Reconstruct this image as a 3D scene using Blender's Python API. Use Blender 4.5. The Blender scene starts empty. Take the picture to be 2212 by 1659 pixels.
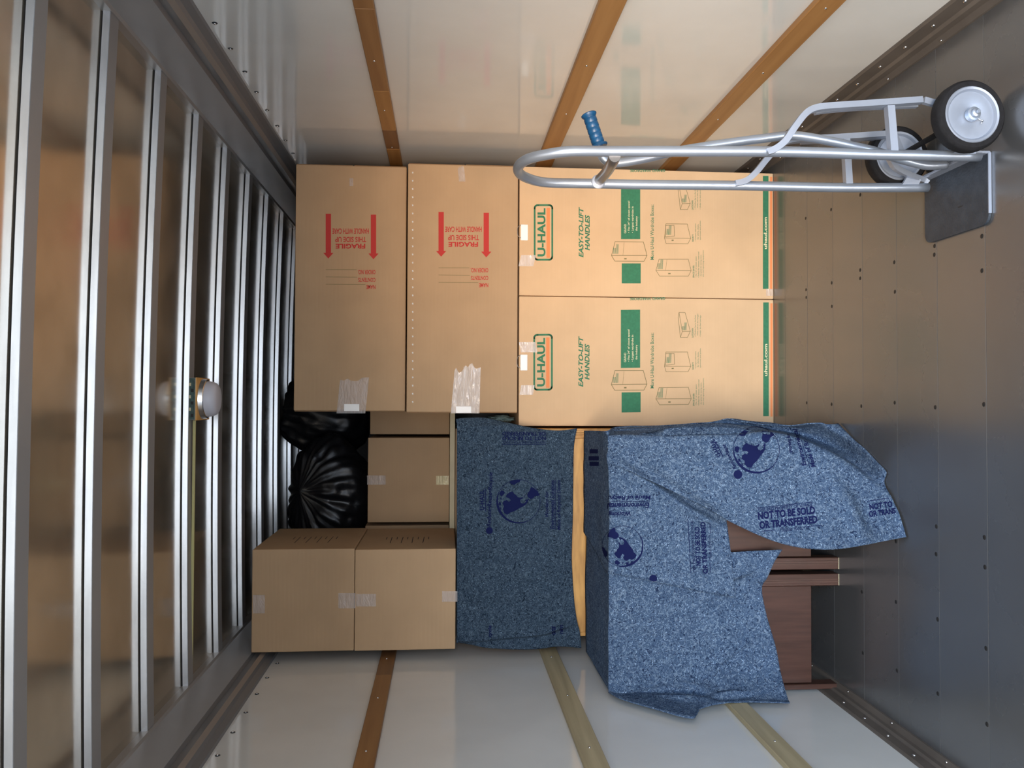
import bpy, bmesh, math, random
from mathutils import Vector, Matrix, noise
from mathutils.bvhtree import BVHTree
random.seed(7)
S = bpy.context.scene
COL = S.collection

# ------------------------------------------------------------------ camera
FPX, HC = 1780.0, 1.574            # focal length in pixels of the 2212 wide frame, eye height
yd = Vector((960 - 1106, 829.5 - 868, -FPX)).normalized()      # the body's long axis seen by the camera
xd = Vector((.004, 1, 0)); xd.z = -(xd.x * yd.x + xd.y * yd.y) / yd.z; xd.normalize()
zd = xd.cross(yd)
RW = Matrix((xd, yd, zd))          # camera vector -> world vector
cam_d = bpy.data.cameras.new('camera'); cam = bpy.data.objects.new('camera', cam_d); COL.objects.link(cam)
cam_d.sensor_width = 36; cam_d.lens = FPX * 36 / 2212; cam_d.clip_start = .02
cam.matrix_world = Matrix.Translation((0, 0, HC)) @ RW.to_4x4()
S.camera = cam
CO = Vector((0, 0, HC))
def ray(px, py): return RW @ Vector((px - 1106, 829.5 - py, -FPX))
def at(px, py, Y):
    d = ray(px, py); return CO + d * (Y / d.y)
def onz(px, py, Z):
    d = ray(px, py); return CO + d * ((Z - HC) / d.z)
def onx(px, py, X):
    d = ray(px, py); return CO + d * (X / d.x)
def toppx(p):
    c = RW.transposed() @ (Vector(p) - CO)
    return 1106 + FPX * c.x / -c.z, 829.5 - FPX * c.y / -c.z

# ------------------------------------------------------------------ light
W = bpy.data.worlds.new('world'); S.world = W; W.use_nodes = True
nt = W.node_tree; nt.nodes.clear()
tc = nt.nodes.new('ShaderNodeTexCoord'); sp = nt.nodes.new('ShaderNodeSeparateXYZ')
rp = nt.nodes.new('ShaderNodeValToRGB'); bg = nt.nodes.new('ShaderNodeBackground'); wo = nt.nodes.new('ShaderNodeOutputWorld')
mp = nt.nodes.new('ShaderNodeMapRange'); mp.inputs[1].default_value = -1; mp.inputs[2].default_value = 1
nt.links.new(tc.outputs['Generated'], sp.inputs[0]); nt.links.new(sp.outputs[2], mp.inputs[0])
nt.links.new(mp.outputs[0], rp.inputs[0]); nt.links.new(rp.outputs[0], bg.inputs[0]); nt.links.new(bg.outputs[0], wo.inputs[0])
e = rp.color_ramp.elements
e[0].position = .0; e[0].color = (.62, .63, .68, 1)
e[1].position = 1; e[1].color = (.45, .62, 1.0, 1)
a_ = e.new(.49); a_.color = (.86, .90, 1.0, 1)
a_ = e.new(.53); a_.color = (.80, .88, 1.0, 1)
bg.inputs[1].default_value = 1.5

def area(name, loc, target, sx, sy, power, col):
    l = bpy.data.lights.new(name, 'AREA'); l.shape = 'RECTANGLE'; l.size = sx; l.size_y = sy
    l.energy = power; l.color = col
    o = bpy.data.objects.new(name, l); COL.objects.link(o); o.location = loc
    o.rotation_euler = (Vector(target) - Vector(loc)).to_track_quat('-Z', 'Y').to_euler()
    return o
area('warm_panel', (-1.5, -4.6, 2.75), (.5, 3.8, 1.2), 3.6, 1.5, 800, (1.0, .86, .71))  # added warm panel outside the door, no building stands there
area('open_sky', (1.4, -4.6, 3.3), (-.4, 3.2, .8), 3.4, 2.6, 600, (.55, .75, 1.0))
area('door_daylight', (0, -1.1, 1.3), (0, 3.0, 1.5), 2.1, 1.4, 22, (.66, .81, 1.0))
sl = bpy.data.lights.new('warm_spot', 'SPOT'); sl.energy = 440; sl.color = (1.0, .60, .28); sl.spot_size = math.radians(21)  # added warm spot that makes the glow on the right-hand cartons
sl.spot_blend = 1.0; sl.shadow_soft_size = .35
so = bpy.data.objects.new('warm_spot', sl); COL.objects.link(so); so.location = (-.55, -1.6, 1.15)
so.rotation_euler = (Vector((.90, 3.83, 1.32)) - Vector(so.location)).to_track_quat('-Z', 'Y').to_euler()

S.view_settings.view_transform = 'Standard'; S.view_settings.look = 'None'
S.view_settings.gamma = 1; S.view_settings.use_curve_mapping = False; S.view_settings.exposure = 0.0
S.cycles.use_denoising = True
S.cycles.max_bounces = 8; S.cycles.diffuse_bounces = 5; S.cycles.glossy_bounces = 5; S.cycles.sample_clamp_indirect = 6

# ------------------------------------------------------------------ materials
def mat(name, col, rough=.6, metal=0.0, spec=.5, noise_amt=0.0, scale=8, bump=0.0, bscale=60, stretch=None,
        col2=None, alpha=None, ramp=(.4, .65), coords='Object', detail=4, rvar=0.0):
    m = bpy.data.materials.new(name); m.use_nodes = True; t = m.node_tree
    b = t.nodes['Principled BSDF']
    b.inputs['Base Color'].default_value = (*col, 1); b.inputs['Roughness'].default_value = rough
    b.inputs['Metallic'].default_value = metal; b.inputs['Specular IOR Level'].default_value = spec
    tcn = t.nodes.new('ShaderNodeTexCoord'); mpn = t.nodes.new('ShaderNodeMapping')
    t.links.new(tcn.outputs[coords], mpn.inputs[0])
    if stretch: mpn.inputs['Scale'].default_value = stretch
    if col2 or noise_amt:
        n = t.nodes.new('ShaderNodeTexNoise'); n.inputs['Scale'].default_value = scale; n.inputs['Detail'].default_value = detail
        t.links.new(mpn.outputs[0], n.inputs['Vector'])
        r = t.nodes.new('ShaderNodeValToRGB'); r.color_ramp.elements[0].position = ramp[0]; r.color_ramp.elements[1].position = ramp[1]
        c2 = col2 or tuple(c * (1 - noise_amt) for c in col)
        r.color_ramp.elements[0].color = (*c2, 1); r.color_ramp.elements[1].color = (*col, 1)
        t.links.new(n.outputs[0], r.inputs[0]); t.links.new(r.outputs[0], b.inputs['Base Color'])
        if rvar:
            q = t.nodes.new('ShaderNodeMapRange'); q.inputs[3].default_value = rough - rvar; q.inputs[4].default_value = rough + rvar
            q.inputs[1].default_value = .3; q.inputs[2].default_value = .7
            t.links.new(n.outputs[0], q.inputs[0]); t.links.new(q.outputs[0], b.inputs['Roughness'])
    if bump:
        n2 = t.nodes.new('ShaderNodeTexNoise'); n2.inputs['Scale'].default_value = bscale; n2.inputs['Detail'].default_value = 3
        t.links.new(mpn.outputs[0], n2.inputs['Vector'])
        bp = t.nodes.new('ShaderNodeBump'); bp.inputs['Strength'].default_value = bump; bp.inputs['Distance'].default_value = .01
        t.links.new(n2.outputs[0], bp.inputs['Height']); t.links.new(bp.outputs[0], b.inputs['Normal'])
    if alpha is not None: b.inputs['Alpha'].default_value = alpha
    return m

def felt_mat(name, base, light, dark):
    m = bpy.data.materials.new(name); m.use_nodes = True; t = m.node_tree; b = t.nodes['Principled BSDF']
    b.inputs['Roughness'].default_value = .95; b.inputs['Specular IOR Level'].default_value = .1
    tcn = t.nodes.new('ShaderNodeTexCoord')
    def nz(scale, det, dist, off):
        mpn = t.nodes.new('ShaderNodeMapping'); mpn.inputs['Location'].default_value = (off, off * 2, off * 3)
        t.links.new(tcn.outputs['Object'], mpn.inputs[0])
        n = t.nodes.new('ShaderNodeTexNoise'); n.inputs['Scale'].default_value = scale
        n.inputs['Detail'].default_value = det; n.inputs['Distortion'].default_value = dist
        t.links.new(mpn.outputs[0], n.inputs['Vector']); return n
    def ramp(n, p0, p1):
        r = t.nodes.new('ShaderNodeMapRange'); r.inputs[1].default_value = p0; r.inputs[2].default_value = p1; r.clamp = True
        t.links.new(n.outputs[0], r.inputs[0]); return r
    def mix(f, a, c):
        x = t.nodes.new('ShaderNodeMix'); x.data_type = 'RGBA'; t.links.new(f.outputs[0], x.inputs[0])
        if isinstance(a, tuple): x.inputs[6].default_value = (*a, 1)
        else: t.links.new(a.outputs[2], x.inputs[6])
        x.inputs[7].default_value = (*c, 1); return x
    c0 = mix(ramp(nz(14, 3, 0, 3), .35, .65), base, tuple(v * 1.12 for v in base))
    c1 = mix(ramp(nz(42, 5, 3.0, 1), .48, .66), c0, light)
    c2 = mix(ramp(nz(60, 4, 2.5, 9), .55, .64), c1, dark)
    c3 = mix(ramp(nz(80, 3, 4.0, 5), .61, .67), c2, tuple(min(1, v * 2.1) for v in light))
    t.links.new(c3.outputs[2], b.inputs['Base Color'])
    nb = nz(130, 3, 2, 2); bp = t.nodes.new('ShaderNodeBump'); bp.inputs['Strength'].default_value = .35; bp.inputs['Distance'].default_value = .004
    t.links.new(nb.outputs[0], bp.inputs['Height']); t.links.new(bp.outputs[0], b.inputs['Normal'])
    return m

def cardboard(name, col):
    m = mat(name, col, rough=.82, spec=.25, noise_amt=.10, scale=5, ramp=(.3, .7))
    t = m.node_tree; b = t.nodes['Principled BSDF']
    w = t.nodes.new('ShaderNodeTexWave'); w.bands_direction = 'Z'; w.inputs['Scale'].default_value = 55; w.inputs['Distortion'].default_value = .4
    tcn = t.nodes.new('ShaderNodeTexCoord'); t.links.new(tcn.outputs['Object'], w.inputs[0])
    bp = t.nodes.new('ShaderNodeBump'); bp.inputs['Strength'].default_value = .08; bp.inputs['Distance'].default_value = .002
    t.links.new(w.outputs[1], bp.inputs['Height']); t.links.new(bp.outputs[0], b.inputs['Normal'])
    return m

M = {}
M['wall'] = mat('wall_panel', (.74, .745, .72), rough=.09, spec=.75, noise_amt=.06, scale=3, bump=.02, bscale=5, rvar=.04)
M['ceil'] = mat('ceiling_aluminium', (.74, .65, .52), rough=.15, metal=.86, noise_amt=.18, scale=5, bump=.004, bscale=4, rvar=.03)
M['rib'] = mat('rib_galvanised', (.86, .90, .97), rough=.24, metal=.75, spec=1.0, noise_amt=.10, scale=12, stretch=(.3, 1, 4))
M['rib_shade'] = mat('rib_underside_shade', (.35, .34, .33), rough=.4, metal=.3)  # darker than the web: downward-facing shade put into the colour
M['black'] = mat('black_gap', (.008, .008, .012), rough=.8)
M['header'] = mat('header_grey', (.36, .35, .34), rough=.45, metal=.3, noise_amt=.08, scale=4)
M['header_dark'] = mat('header_dark', (.22, .22, .225), rough=.45, metal=.35)
M['header_brown'] = mat('header_brown', (.33, .28, .24), rough=.5, metal=.2)
M['kick'] = mat('kick_rail', (.125, .105, .088), rough=.6, metal=.1, noise_amt=.2, scale=6)
M['rivet'] = mat('rivet_steel', (.75, .76, .78), rough=.25, metal=1)
M['rivet_dark'] = mat('rivet_dark', (.06, .07, .08), rough=.4, metal=.6)
M['floor'] = mat('floor_board', (.076, .078, .080), rough=.27, spec=1.0, col2=(.062, .062, .063), scale=3.5, ramp=(.2, .85), detail=5, rvar=.02)
M['floor2'] = mat('floor_board_worn', (.082, .083, .083), rough=.25, spec=1.0, col2=(.068, .067, .067), scale=2.6, ramp=(.2, .85), detail=5, rvar=.02)
for k_ in ('floor', 'floor2'):
    b_ = M[k_].node_tree.nodes['Principled BSDF']; b_.inputs['Coat Weight'].default_value = .55; b_.inputs['Coat Roughness'].default_value = .22; b_.inputs['Coat IOR'].default_value = 1.6
M['hole'] = mat('screw_dark', (.015, .014, .013), rough=.6)
M['oakR'] = mat('slat_amber', (.42, .215, .07), rough=.5, col2=(.33, .155, .045), scale=6, stretch=(1, .25, 6), ramp=(.3, .7))
M['oakD'] = mat('slat_dark', (.22, .11, .045), rough=.5, col2=(.16, .075, .03), scale=6, stretch=(1, .25, 6), ramp=(.3, .7))
M['oakM'] = mat('slat_brown', (.33, .165, .06), rough=.5, col2=(.25, .115, .04), scale=6, stretch=(1, .25, 6), ramp=(.3, .7))
M['pine'] = mat('slat_pine', (.47, .40, .245), rough=.6, col2=(.36, .30, .18), scale=7, stretch=(1, .25, 6), ramp=(.3, .7))
M['card'] = cardboard('cardboard_tan', (.50, .335, .195))
M['card_w'] = cardboard('cardboard_pale', (.70, .48, .285))
M['card_edge'] = mat('cardboard_edge', (.25, .145, .07), rough=.9)
M['red'] = mat('red_ink', (.50, .035, .03), rough=.8)
M['green'] = mat('green_ink', (.035, .20, .10), rough=.75, noise_amt=.15, scale=90)
M['orange'] = mat('orange_ink', (.80, .26, .09), rough=.75)
M['cream'] = mat('cream_ink', (.72, .66, .42), rough=.75)
M['brownink'] = mat('olive_ink', (.17, .15, .06), rough=.8)
M['white'] = mat('white_plastic', (.92, .92, .90), rough=.35)
M['blueink'] = mat('navy_ink', (.010, .014, .062), rough=.9, spec=.02)
M['felt'] = felt_mat('denim_felt', (.046, .080, .145), (.145, .205, .29), (.012, .024, .06))
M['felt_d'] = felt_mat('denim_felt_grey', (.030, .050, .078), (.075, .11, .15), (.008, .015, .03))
M['walnut'] = mat('walnut', (.085, .038, .025), rough=.42, col2=(.045, .019, .013), scale=5, stretch=(5, 1, .8), ramp=(.3, .7), detail=8)
M['walnut_l'] = mat('walnut_light', (.078, .036, .026), rough=.42, spec=.35, col2=(.044, .020, .014), scale=5, stretch=(9, 1, .8), ramp=(.3, .7), detail=8)
M['honey'] = mat('honey_oak', (.78, .42, .12), rough=.45, col2=(.48, .23, .06), scale=6, stretch=(1, 1, 6), ramp=(.3, .7))
M['palewood'] = mat('pale_wood', (.62, .55, .36), rough=.6, noise_amt=.1)
M['bag'] = mat('black_polythene', (.008, .008, .010), rough=.36, spec=.5, bump=.25, bscale=16)
M['alu'] = mat('satin_aluminium', (.43, .49, .58), rough=.36, metal=.75, spec=.6, noise_amt=.06, scale=20)
M['alu_l'] = mat('light_aluminium', (.36, .41, .50), rough=.42, metal=.5, spec=.6, noise_amt=.05, scale=14)
M['steel'] = mat('dull_steel', (.30, .29, .28), rough=.35, metal=.9)
M['plate'] = mat('toe_plate', (.055, .07, .092), rough=.5, metal=.4, noise_amt=.25, scale=30, bump=.2, bscale=120)
M['rubber'] = mat('tyre_rubber', (.010, .010, .012), rough=.75, spec=.3, noise_amt=.3, scale=40, bump=.2, bscale=80)
M['grip'] = mat('blue_grip', (.008, .075, .19), rough=.38, spec=.5, noise_amt=.25, scale=50)
M['lamp'] = mat('frosted_lens', (.60, .60, .66), rough=.35)
M['lampring'] = mat('polished_ring', (.80, .78, .76), rough=.14, metal=1)
M['pcb'] = mat('green_board', (.06, .11, .10), rough=.5, noise_amt=.4, scale=60)
M['yellow'] = mat('yellow_cable', (.55, .50, .22), rough=.5)
M['clear'] = mat('clear_film', (.34, .44, .38), rough=.12, alpha=.6)

def tape_mat(name, tint, fac, rough, bump=.5):
    m = bpy.data.materials.new(name); m.use_nodes = True; t = m.node_tree; t.nodes.clear()
    o = t.nodes.new('ShaderNodeOutputMaterial'); mx = t.nodes.new('ShaderNodeMixShader')
    tr = t.nodes.new('ShaderNodeBsdfTransparent'); pb = t.nodes.new('ShaderNodeBsdfPrincipled')
    pb.inputs['Base Color'].default_value = (*tint, 1); pb.inputs['Roughness'].default_value = rough; pb.inputs['Specular IOR Level'].default_value = 1.0
    n = t.nodes.new('ShaderNodeTexNoise'); n.inputs['Scale'].default_value = 30; n.inputs['Detail'].default_value = 3; n.inputs['Distortion'].default_value = 1.5
    tcn = t.nodes.new('ShaderNodeTexCoord'); mpn = t.nodes.new('ShaderNodeMapping'); mpn.inputs['Scale'].default_value = (.4, 1, 1.6)
    t.links.new(tcn.outputs['Object'], mpn.inputs[0]); t.links.new(mpn.outputs[0], n.inputs[0])
    bp = t.nodes.new('ShaderNodeBump'); bp.inputs['Strength'].default_value = bump; bp.inputs['Distance'].default_value = .02
    t.links.new(n.outputs[0], bp.inputs['Height']); t.links.new(bp.outputs[0], pb.inputs['Normal'])
    mx.inputs[0].default_value = fac; t.links.new(tr.outputs[0], mx.inputs[1]); t.links.new(pb.outputs[0], mx.inputs[2])
    t.links.new(mx.outputs[0], o.inputs[0]); return m
M['tape'] = tape_mat('clear_tape', (.80, .74, .72), .34, .16)
M['tape_b'] = tape_mat('clear_tape_bright', (.95, .88, .82), .5, .14)
M['tape_gleam'] = tape_mat('gold_gleam_tape', (1, .88, .55), .9, .2, .9)  # gold gleam of the lit tape put into its tint

# ------------------------------------------------------------------ helpers
def link(name, me, material=None, parent=None, smooth=False):
    o = bpy.data.objects.new(name, me); COL.objects.link(o)
    if material is not None and not me.materials: me.materials.append(material)
    if smooth: me.polygons.foreach_set('use_smooth', [True] * len(me.polygons))
    if parent is not None: o.parent = parent; o.matrix_parent_inverse = Matrix.Identity(4); o.location = Vector(o.location) - world_loc(parent)
    return o
def world_loc(o):
    v = Vector(o.location)
    while o.parent: o = o.parent; v += Vector(o.location)
    return v
def thing(name, label, cat, loc, group=None):
    o = bpy.data.objects.new(name, None); COL.objects.link(o); o.location = loc; o.empty_display_size = .1
    o['label'] = label; o['category'] = cat
    if group: o['group'] = group
    return o
def tag(o, label=None, cat=None, group=None, kind=None):
    for k, v in (('label', label), ('category', cat), ('group', group), ('kind', kind)):
        if v: o[k] = v
    return o
def mesh(name, verts, faces):
    me = bpy.data.meshes.new(name); me.from_pydata([tuple(v) for v in verts], [], faces); me.update(); return me
def from_bm(name, bm):
    me = bpy.data.meshes.new(name); bm.to_mesh(me); bm.free(); me.update(); return me
def box_bm(bm, x0, x1, y0, y1, z0, z1, bev=0.0, seg=2):
    r = bmesh.ops.create_cube(bm, size=1)
    vs = r['verts']
    bmesh.ops.scale(bm, vec=(x1 - x0, y1 - y0, z1 - z0), verts=vs)
    bmesh.ops.translate(bm, vec=((x0 + x1) / 2, (y0 + y1) / 2, (z0 + z1) / 2), verts=vs)
    if bev:
        es = list({ed for v in vs for ed in v.link_edges})
        bmesh.ops.bevel(bm, geom=es, offset=bev, segments=seg, affect='EDGES', profile=.5)
def box(name, x0, x1, y0, y1, z0, z1, material, parent=None, bev=0.0, seg=2):
    bm = bmesh.new(); c = Vector(((x0 + x1) / 2, (y0 + y1) / 2, (z0 + z1) / 2))
    box_bm(bm, x0 - c.x, x1 - c.x, y0 - c.y, y1 - c.y, z0 - c.z, z1 - c.z, bev, seg)
    o = link(name, from_bm(name, bm), material); o.location = c
    if parent is not None: o.parent = parent; o.location = c - world_loc(parent)
    return o
def place(o, parent):
    o.parent = parent; o.location = Vector(o.location) - world_loc(parent); return o
def wmesh(name, verts, faces, material, parent=None, smooth=False):
    """world-space vertices; origin stays at the parent's base"""
    off = world_loc(parent) if parent is not None else Vector((0, 0, 0))
    me = mesh(name, [Vector(v) - off for v in verts], faces)
    o = bpy.data.objects.new(name, me); COL.objects.link(o); me.materials.append(material)
    if smooth: me.polygons.foreach_set('use_smooth', [True] * len(me.polygons))
    if parent is not None: o.parent = parent
    return o
def cr(p0, p1, p2, p3, t):
    return .5 * ((2 * p1) + (-p0 + p2) * t + (2 * p0 - 5 * p1 + 4 * p2 - p3) * t * t + (-p0 + 3 * p1 - 3 * p2 + p3) * t ** 3)
def spline(pts, n):
    pts = [Vector(p) for p in pts]; out = []
    for i in range(len(pts) - 1):
        a = pts[i - 1] if i else pts[0] * 2 - pts[1]; d = pts[i + 2] if i + 2 < len(pts) else pts[-1] * 2 - pts[-2]
        for k in range(n): out.append(cr(a, pts[i], pts[i + 1], d, k / n))
    out.append(pts[-1]); return out
def tube(name, pts, r, material, parent=None, seg=14, n=6, smooth_path=True, flat=None, caps=True):
    P = spline(pts, n) if smooth_path else [Vector(p) for p in pts]
    vs, fs = [], []; prev = None
    for i, p in enumerate(P):
        t = (P[min(i + 1, len(P) - 1)] - P[max(i - 1, 0)]).normalized()
        if prev is None:
            up = Vector((0, 1, 0)) if abs(t.y) < .8 else Vector((1, 0, 0)); u = t.cross(up).normalized()
        else: u = (prev - t * prev.dot(t)).normalized()
        prev = u; v = t.cross(u)
        rr = r(i / (len(P) - 1)) if callable(r) else r
        for k in range(seg):
            a = 2 * math.pi * k / seg
            if flat:                                   # flattened bar: (half width along u, half width along v)
                q = [(-1, -1), (1, -1), (1, 1), (-1, 1)][k]; vs.append(p + u * q[0] * flat[0] + v * q[1] * flat[1])
            else: vs.append(p + u * math.cos(a) * rr + v * math.sin(a) * rr)
    for i in range(len(P) - 1):
        for k in range(seg):
            a = i * seg + k; b = i * seg + (k + 1) % seg
            fs.append((a, b, b + seg, a + seg))
    if caps: fs.append(tuple(range(seg))[::-1]); fs.append(tuple(range((len(P) - 1) * seg, len(P) * seg)))
    o = wmesh(name, vs, fs, material, parent, smooth=not flat)
    if not flat: shade_caps(o)
    return o
def bar(name, pts, hw, hv, material, parent=None, n=5):
    return tube(name, pts, 0, material, parent, seg=4, n=n, flat=(hw, hv))
def shade_caps(o):
    for p in o.data.polygons:
        if len(p.vertices) > 4: p.use_smooth = False
def lathe(name, prof, axis_p, axis_d, material, parent=None, seg=32, cap=True):
    """prof: (along, radius)"""
    d = Vector(axis_d).normalized(); u = d.cross(Vector((0, 0, 1)) if abs(d.z) < .9 else Vector((1, 0, 0))).normalized(); v = d.cross(u)
    vs, fs = [], []
    for (s, r) in prof:
        for k in range(seg):
            a = 2 * math.pi * k / seg; vs.append(Vector(axis_p) + d * s + (u * math.cos(a) + v * math.sin(a)) * r)
    for i in range(len(prof) - 1):
        for k in range(seg):
            a = i * seg + k; b = i * seg + (k + 1) % seg; fs.append((a, b, b + seg, a + seg))
    if cap: fs.append(tuple(range(seg))[::-1]); fs.append(tuple(range((len(prof) - 1) * seg, len(prof) * seg)))
    o = wmesh(name, vs, fs, material, parent, smooth=True)
    bm = bmesh.new(); bm.from_mesh(o.data); bmesh.ops.recalc_face_normals(bm, faces=bm.faces); bm.to_mesh(o.data); bm.free()
    shade_caps(o)
    md = o.modifiers.new('es', 'EDGE_SPLIT'); md.split_angle = math.radians(38)
    return o
def copy_tree(o, delta, parent=None):
    c = o.copy(); COL.objects.link(c)
    if parent is None: c.location = Vector(o.location) + Vector(delta)
    else: c.parent = parent
    for ch in list(o.children): copy_tree(ch, (0, 0, 0), c)
    return c

# ---- lettering: font outlines turned to flat meshes
def text_mesh2d(body, shear=0.0, bold=0.0):
    cu = bpy.data.curves.new('t', 'FONT'); cu.body = body; cu.size = 1; cu.shear = shear; cu.offset = bold; cu.resolution_u = 3
    o = bpy.data.objects.new('t', cu); COL.objects.link(o)
    me = bpy.data.meshes.new_from_object(o.evaluated_get(bpy.context.evaluated_depsgraph_get()))
    vs = [(v.co.x, v.co.y) for v in me.vertices]; fs = [tuple(p.vertices) for p in me.polygons]
    bpy.data.objects.remove(o); bpy.data.curves.remove(cu); bpy.data.meshes.remove(me)
    x0 = min(v[0] for v in vs); x1 = max(v[0] for v in vs); y0 = min(v[1] for v in vs); y1 = max(v[1] for v in vs)
    return [((v[0] - x0) / (x1 - x0), (v[1] - y0) / (y1 - y0)) for v in vs], fs
_tc = {}
def text2d(body, shear=0.0, bold=0.0):
    k = (body, shear, bold)
    if k not in _tc: _tc[k] = text_mesh2d(*k)
    return _tc[k]
def quad2d(): return [(0, 0), (1, 0), (1, 1), (0, 1)], [(0, 1, 2, 3)]
def orient_map(kind, x0, y0, x1, y1):
    """unit square -> picture plane of the box front. 'U' upright in the truck, 'D' turned to read down the height"""
    if kind == 'U': return lambda u, v: (x1 - v * (x1 - x0), y1 - u * (y1 - y0))
    return lambda u, v: (x1 - u * (x1 - x0), y0 + v * (y1 - y0))
def flat_print(name, shape, kind, rect, Y, material, parent):
    f = orient_map(kind, *rect); vs2, fs = shape
    return wmesh(name, [at(*f(u, v), Y) for u, v in vs2], [tuple(reversed(p)) for p in fs], material, parent)
def ribbon2d(pts, w, closed=False):
    vs, fs = [], []
    n = len(pts)
    for i in range(n if closed else n - 1):
        a = Vector(pts[i]); b = Vector(pts[(i + 1) % n]); d = (b - a).normalized(); q = Vector((-d.y, d.x)) * w / 2; e_ = d * w * .4
        k = len(vs); vs += [a - q - e_, b - q + e_, b + q + e_, a + q - e_]; fs.append((k, k + 1, k + 2, k + 3))
    return vs, fs
def ribbon(name, lines, w, Y, material, parent, closed=True):
    V, F_ = [], []
    for pts in lines:
        cl = closed and len(pts) > 2
        vs, fs = ribbon2d(pts, w, cl); k = len(V); V += [at(p[0], p[1], Y) for p in vs]; F_ += [tuple(i + k for i in f) for f in fs]
    return wmesh(name, V, F_, material, parent)

# ------------------------------------------------------------------ the truck body
XR, XL = 1.185, -1.148
ZC, ZH = 2.537, 2.324
Y0, Y1 = -.5, 6.3
def tagS(o): o['kind'] = 'structure'; return o
wr = tagS(box('wall_right', XR, XR + .04, Y0, Y1, 0, ZC + .06, M['wall']))
wl = tagS(box('wall_left', XL - .04, XL, Y0, Y1, 0, ZC + .06, M['wall']))
wb = tagS(box('wall_front', XL - .04, XR + .04, Y1, Y1 + .04, 0, ZC + .06, M['header_dark']))  # dark colour stands in for the unlit far end
ce = bpy.data.objects.new('ceiling', None); COL.objects.link(ce); ce['kind'] = 'structure'
tagS(box('trim_6', XL - .04, XR + .04, Y0 - .10, Y0, 2.04, ZC + .06, M['header']))  # unseen rear door header, height set to cut light off the upper cartons
# gently cambered skin
vs, fs = [], []
nx = 60
def camb(x): return .020 * (1 - ((x - .02) / 1.17) ** 2)
for j, y in enumerate((Y0, Y1)):
    for i in range(nx + 1):
        x = XL + (XR - XL) * i / nx; vs.append((x, y, ZC + .0232 + camb(x)))
for i in range(nx): fs.append((i, i + 1, i + nx + 2, i + nx + 1))
skin = wmesh('ceiling_skin', vs, fs, M['ceil'], ce, smooth=True)
for p_ in skin.data.polygons: p_.use_smooth = False
box('roof_panel', XL - .04, XR + .04, Y0, Y1, ZC + .062, ZC + .075, M['header_dark'], ce)
# roof bows, each a bent channel: bright front web, underside shaded by its colour, black strip for the gap's shade
ribs_y = [1.15, 1.575, 1.996, 2.413, 2.840, 3.270, 3.692, 4.119, 4.550, 4.972, 5.401, 5.83]
SK = math.tan(math.radians(1.2))
def rib(Yf, h, wdt):
    r0 = None
    for nm, m_, prof in (('rib', M['rib'], [(0, 0), (0, h)]),
                         ('rib_flange', M['rib_shade'], [(wdt, -.0005), (0, -.0005)]),
                         ('rib_gap_shade', M['black'], [(.004, h), (.004, .0235)])):
        vs, fs = [], []; N = 24
        for i in range(N + 1):
            x = XL + .04 + (XR - XL - .08) * i / N; zz = ZC + camb(x); yy = Yf + (x - .07) * SK
            for (a, b) in prof: vs.append((x, yy + a, zz + b))
        for i in range(N): fs.append((2 * i, 2 * i + 2, 2 * i + 3, 2 * i + 1))
        if nm == 'rib':
            o = wmesh(nm, vs, fs, m_, ce); sm = o.modifiers.new('s', 'SOLIDIFY'); sm.thickness = .003; sm.offset = 0; r0 = o
        else:
            o = wmesh(nm, vs, fs, m_, r0)
            sm = o.modifiers.new('s', 'SOLIDIFY'); sm.thickness = .0015; sm.offset = 0
for yy in ribs_y: rib(yy, .0192, .060)
# header rails (the coves where wall meets roof)
def header(sgn, XW, name):
    prof = [(.062, ZC + .035), (.066, ZC - .004), (.060, ZC - .012), (.040, 2.412), (.026, 2.405), (.031, 2.378), (.040, 2.372), (.036, 2.352), (.022, 2.346), (.014, ZH), (0, ZH - .001)]
    mts = [M['header'], M['header'], M['header'], M['header_dark'], M['header_dark'], M['header_brown'], M['header_brown'], M['header_dark'], M['header_dark'], M['header_dark']]
    vs, fs = [], []
    for (a, z) in prof:
        for y in (Y0, Y1): vs.append((XW - sgn * a, y, z))
    root = wmesh(name, vs, [(2 * i, 2 * i + 1, 2 * i + 3, 2 * i + 2) for i in range(len(prof) - 1)], M['header'])
    for m_ in (M['header_dark'], M['header_brown']): root.data.materials.append(m_)
    for i, p in enumerate(root.data.polygons): p.material_index = {id(M['header']): 0, id(M['header_dark']): 1, id(M['header_brown']): 2}[id(mts[i])]
    return tagS(root)
h1 = header(1, XR, 'trim_1'); h2 = header(-1, XL, 'trim_2')
# kick rails along the floor
def kick(sgn, XW, name, zt):
    prof = [(0, zt), (.006, zt), (.010, zt - .006), (.010, zt * .45), (.018, zt * .36), (.018, .012), (.040, .008), (.040, 0)]
    vs = []
    for (a, z) in prof:
        for y in (Y0, Y1): vs.append((XW - sgn * a, y, z))
    return tagS(wmesh(name, vs, [(2 * i, 2 * i + 1, 2 * i + 3, 2 * i + 2) for i in range(len(prof) - 1)], M['kick']))
k1 = kick(1, XR, 'trim_3', .100); k2 = kick(-1, XL, 'trim_4', .076)
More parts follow.
